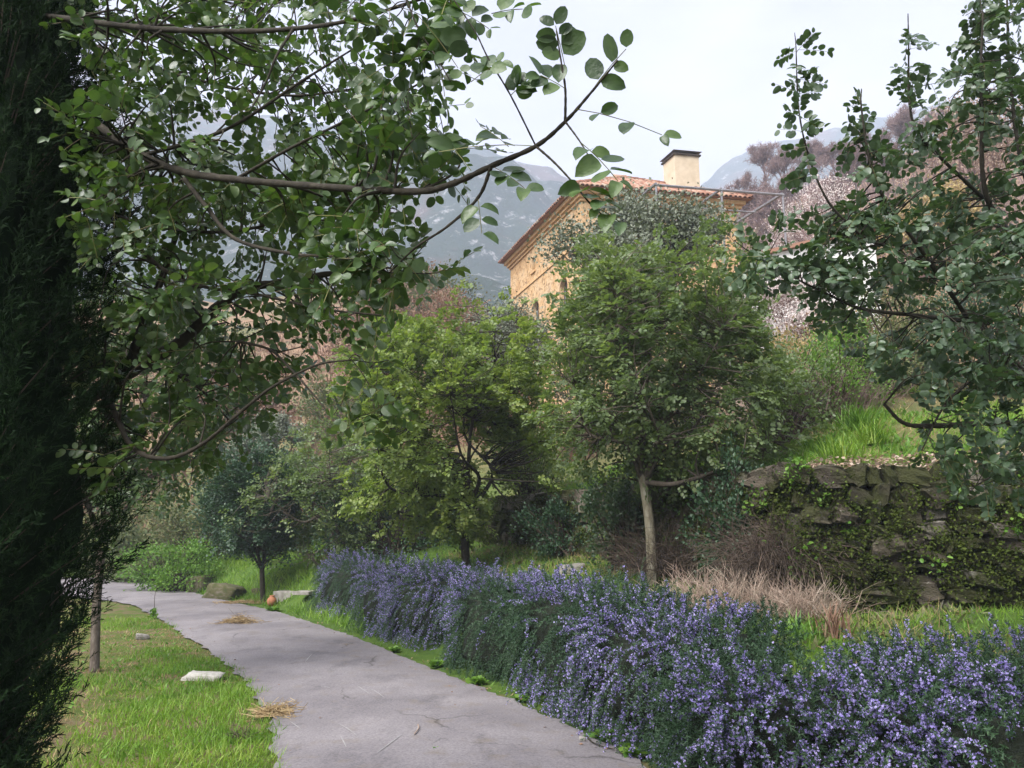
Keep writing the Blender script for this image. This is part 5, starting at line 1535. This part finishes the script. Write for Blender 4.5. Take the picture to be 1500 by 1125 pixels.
# right: glossy dark carob over the end of the hedge
boughs = [
    ([(1560, 560, 5.3), (1500, 470, 5.0), (1420, 470, 4.7), (1340, 462, 4.5), (1262, 452, 4.3), (1210, 430, 4.2)], .022, .006),
    ([(1560, 480, 5.2), (1500, 372, 4.8), (1455, 310, 4.6), (1440, 260, 4.5), (1438, 180, 4.4), (1437, 100, 4.35), (1440, 20, 4.3)], .024, .005),
    ([(1440, 290, 4.6), (1385, 238, 4.4), (1345, 195, 4.3), (1332, 150, 4.25), (1331, 70, 4.2), (1330, 20, 4.2)], .012, .003),
    ([(1420, 470, 4.7), (1345, 360, 4.4), (1300, 300, 4.3), (1275, 240, 4.25), (1262, 160, 4.2), (1262, 130, 4.2)], .014, .003),
    ([(1345, 360, 4.4), (1280, 355, 4.3), (1240, 325, 4.25), (1210, 290, 4.2), (1185, 230, 4.15), (1170, 160, 4.1), (1166, 70, 4.1), (1164, 48, 4.1)], .010, .002),
    ([(1210, 430, 4.2), (1150, 400, 4.15), (1100, 370, 4.1), (1075, 352, 4.1)], .006, .002),
    ([(1560, 640, 5.0), (1480, 620, 4.8), (1370, 624, 4.6), (1325, 620, 4.55), (1295, 592, 4.5)], .022, .009),
    ([(1560, 560, 4.9), (1480, 540, 4.7), (1420, 560, 4.6), (1380, 600, 4.5), (1350, 660, 4.4)], .014, .004),
    ([(1560, 420, 5.2), (1500, 250, 5.0), (1480, 120, 4.9), (1475, 0, 4.8)], .02, .006),
    ([(1560, 660, 5.0), (1500, 690, 4.7), (1450, 700, 4.5), (1420, 720, 4.4)], .010, .003),
]
cl = []
sow(105, 1190, 1520, 300, 560, 4.0, 5.3, lambda x, y: x > 1190 + max(0, y - 470) * 1.3 and not (1270 < x < 1370 and 420 < y < 470))
sow(70, 1350, 1520, 100, 400, 4.1, 5.2)
sow(75, 1350, 1520, 500, 730, 4.2, 5.2, lambda x, y: x > 1350 + max(0, y - 640) * .7)
sow(45, 1170, 1330, 310, 440, 4.1, 4.6)
sow(22, 1240, 1370, 180, 340, 4.1, 4.5)
sow(17, 1090, 1210, 330, 420, 4.0, 4.3)
sow(26, 1410, 1520, -20, 120, 4.2, 4.8)
for x0, y0, y1, dd_ in ((1167, 70, 270, 4.1), (1263, 150, 260, 4.2), (1331, 50, 170, 4.2), (1437, 20, 200, 4.35)):
    for y_ in np.arange(y0, y1, 24): cl.append((x0 + (y_ - y0) * .06 + r.uniform(-5, 5), y_ + r.uniform(-4, 4), dd_ + r.uniform(-.12, .12)))
rbz = np.array([4.75, 5.95, 0.0]); rbz[2] = float(Z(rbz[0], rbz[1]))
bough_tree('carob_tree', 'glossy dark carob tree with upright shoots leaning over the hedge end', rbz, boughs, cl, M_CAROB_DARK, .050, 95, (), (2, 4), 4, 300,
           trunk=([rbz + [0, 0, -.2], rbz + [-.05, 0, .7], rbz + [-.1, -.1, 1.5], P(1585, 560, 5.35), P(1590, 400, 5.3)], .11, .04), droop=.12, normal_bias=(0, -.1, .9))

# ================================================================== haze: the damp air between here and the mountains
m = bpy.data.materials.new('haze'); m.use_nodes = True; t = m.node_tree; t.nodes.clear()
o = t.nodes.new('ShaderNodeOutputMaterial'); pv = t.nodes.new('ShaderNodeVolumePrincipled')
pv.inputs['Color'].default_value = (.78, .84, 1.0, 1); pv.inputs['Density'].default_value = .0011; pv.inputs['Anisotropy'].default_value = .1
t.links.new(pv.outputs[0], o.inputs['Volume'])
tops = max(float((np.array(ob_.bound_box)[:, 2] + ob_.location.z).max()) for ob_ in bpy.data.objects if ob_.name.startswith(('mountain', 'ground')))
lows = min(float((np.array(ob_.bound_box)[:, 2]).min()) for ob_ in bpy.data.objects if ob_.name.startswith(('mountain', 'ground')))
ext = [np.array(ob_.bound_box) for ob_ in bpy.data.objects if ob_.name.startswith(('mountain', 'ground'))]
ext = np.concatenate(ext); lo, hi = ext.min(0) - 5, ext.max(0) + 5
ac = Acc(); ac.box(((lo[0] + hi[0]) / 2, (lo[1] + hi[1]) / 2, (lows - 1 + tops + 4) / 2), ((hi[0] - lo[0]) / 2, (hi[1] - lo[1]) / 2, (tops + 4 - lows + 1) / 2))
hz = ac.build('haze', m); hz['kind'] = 'stuff'; hz['label'] = 'thin damp haze over the valley and mountains'; hz['category'] = 'haze'
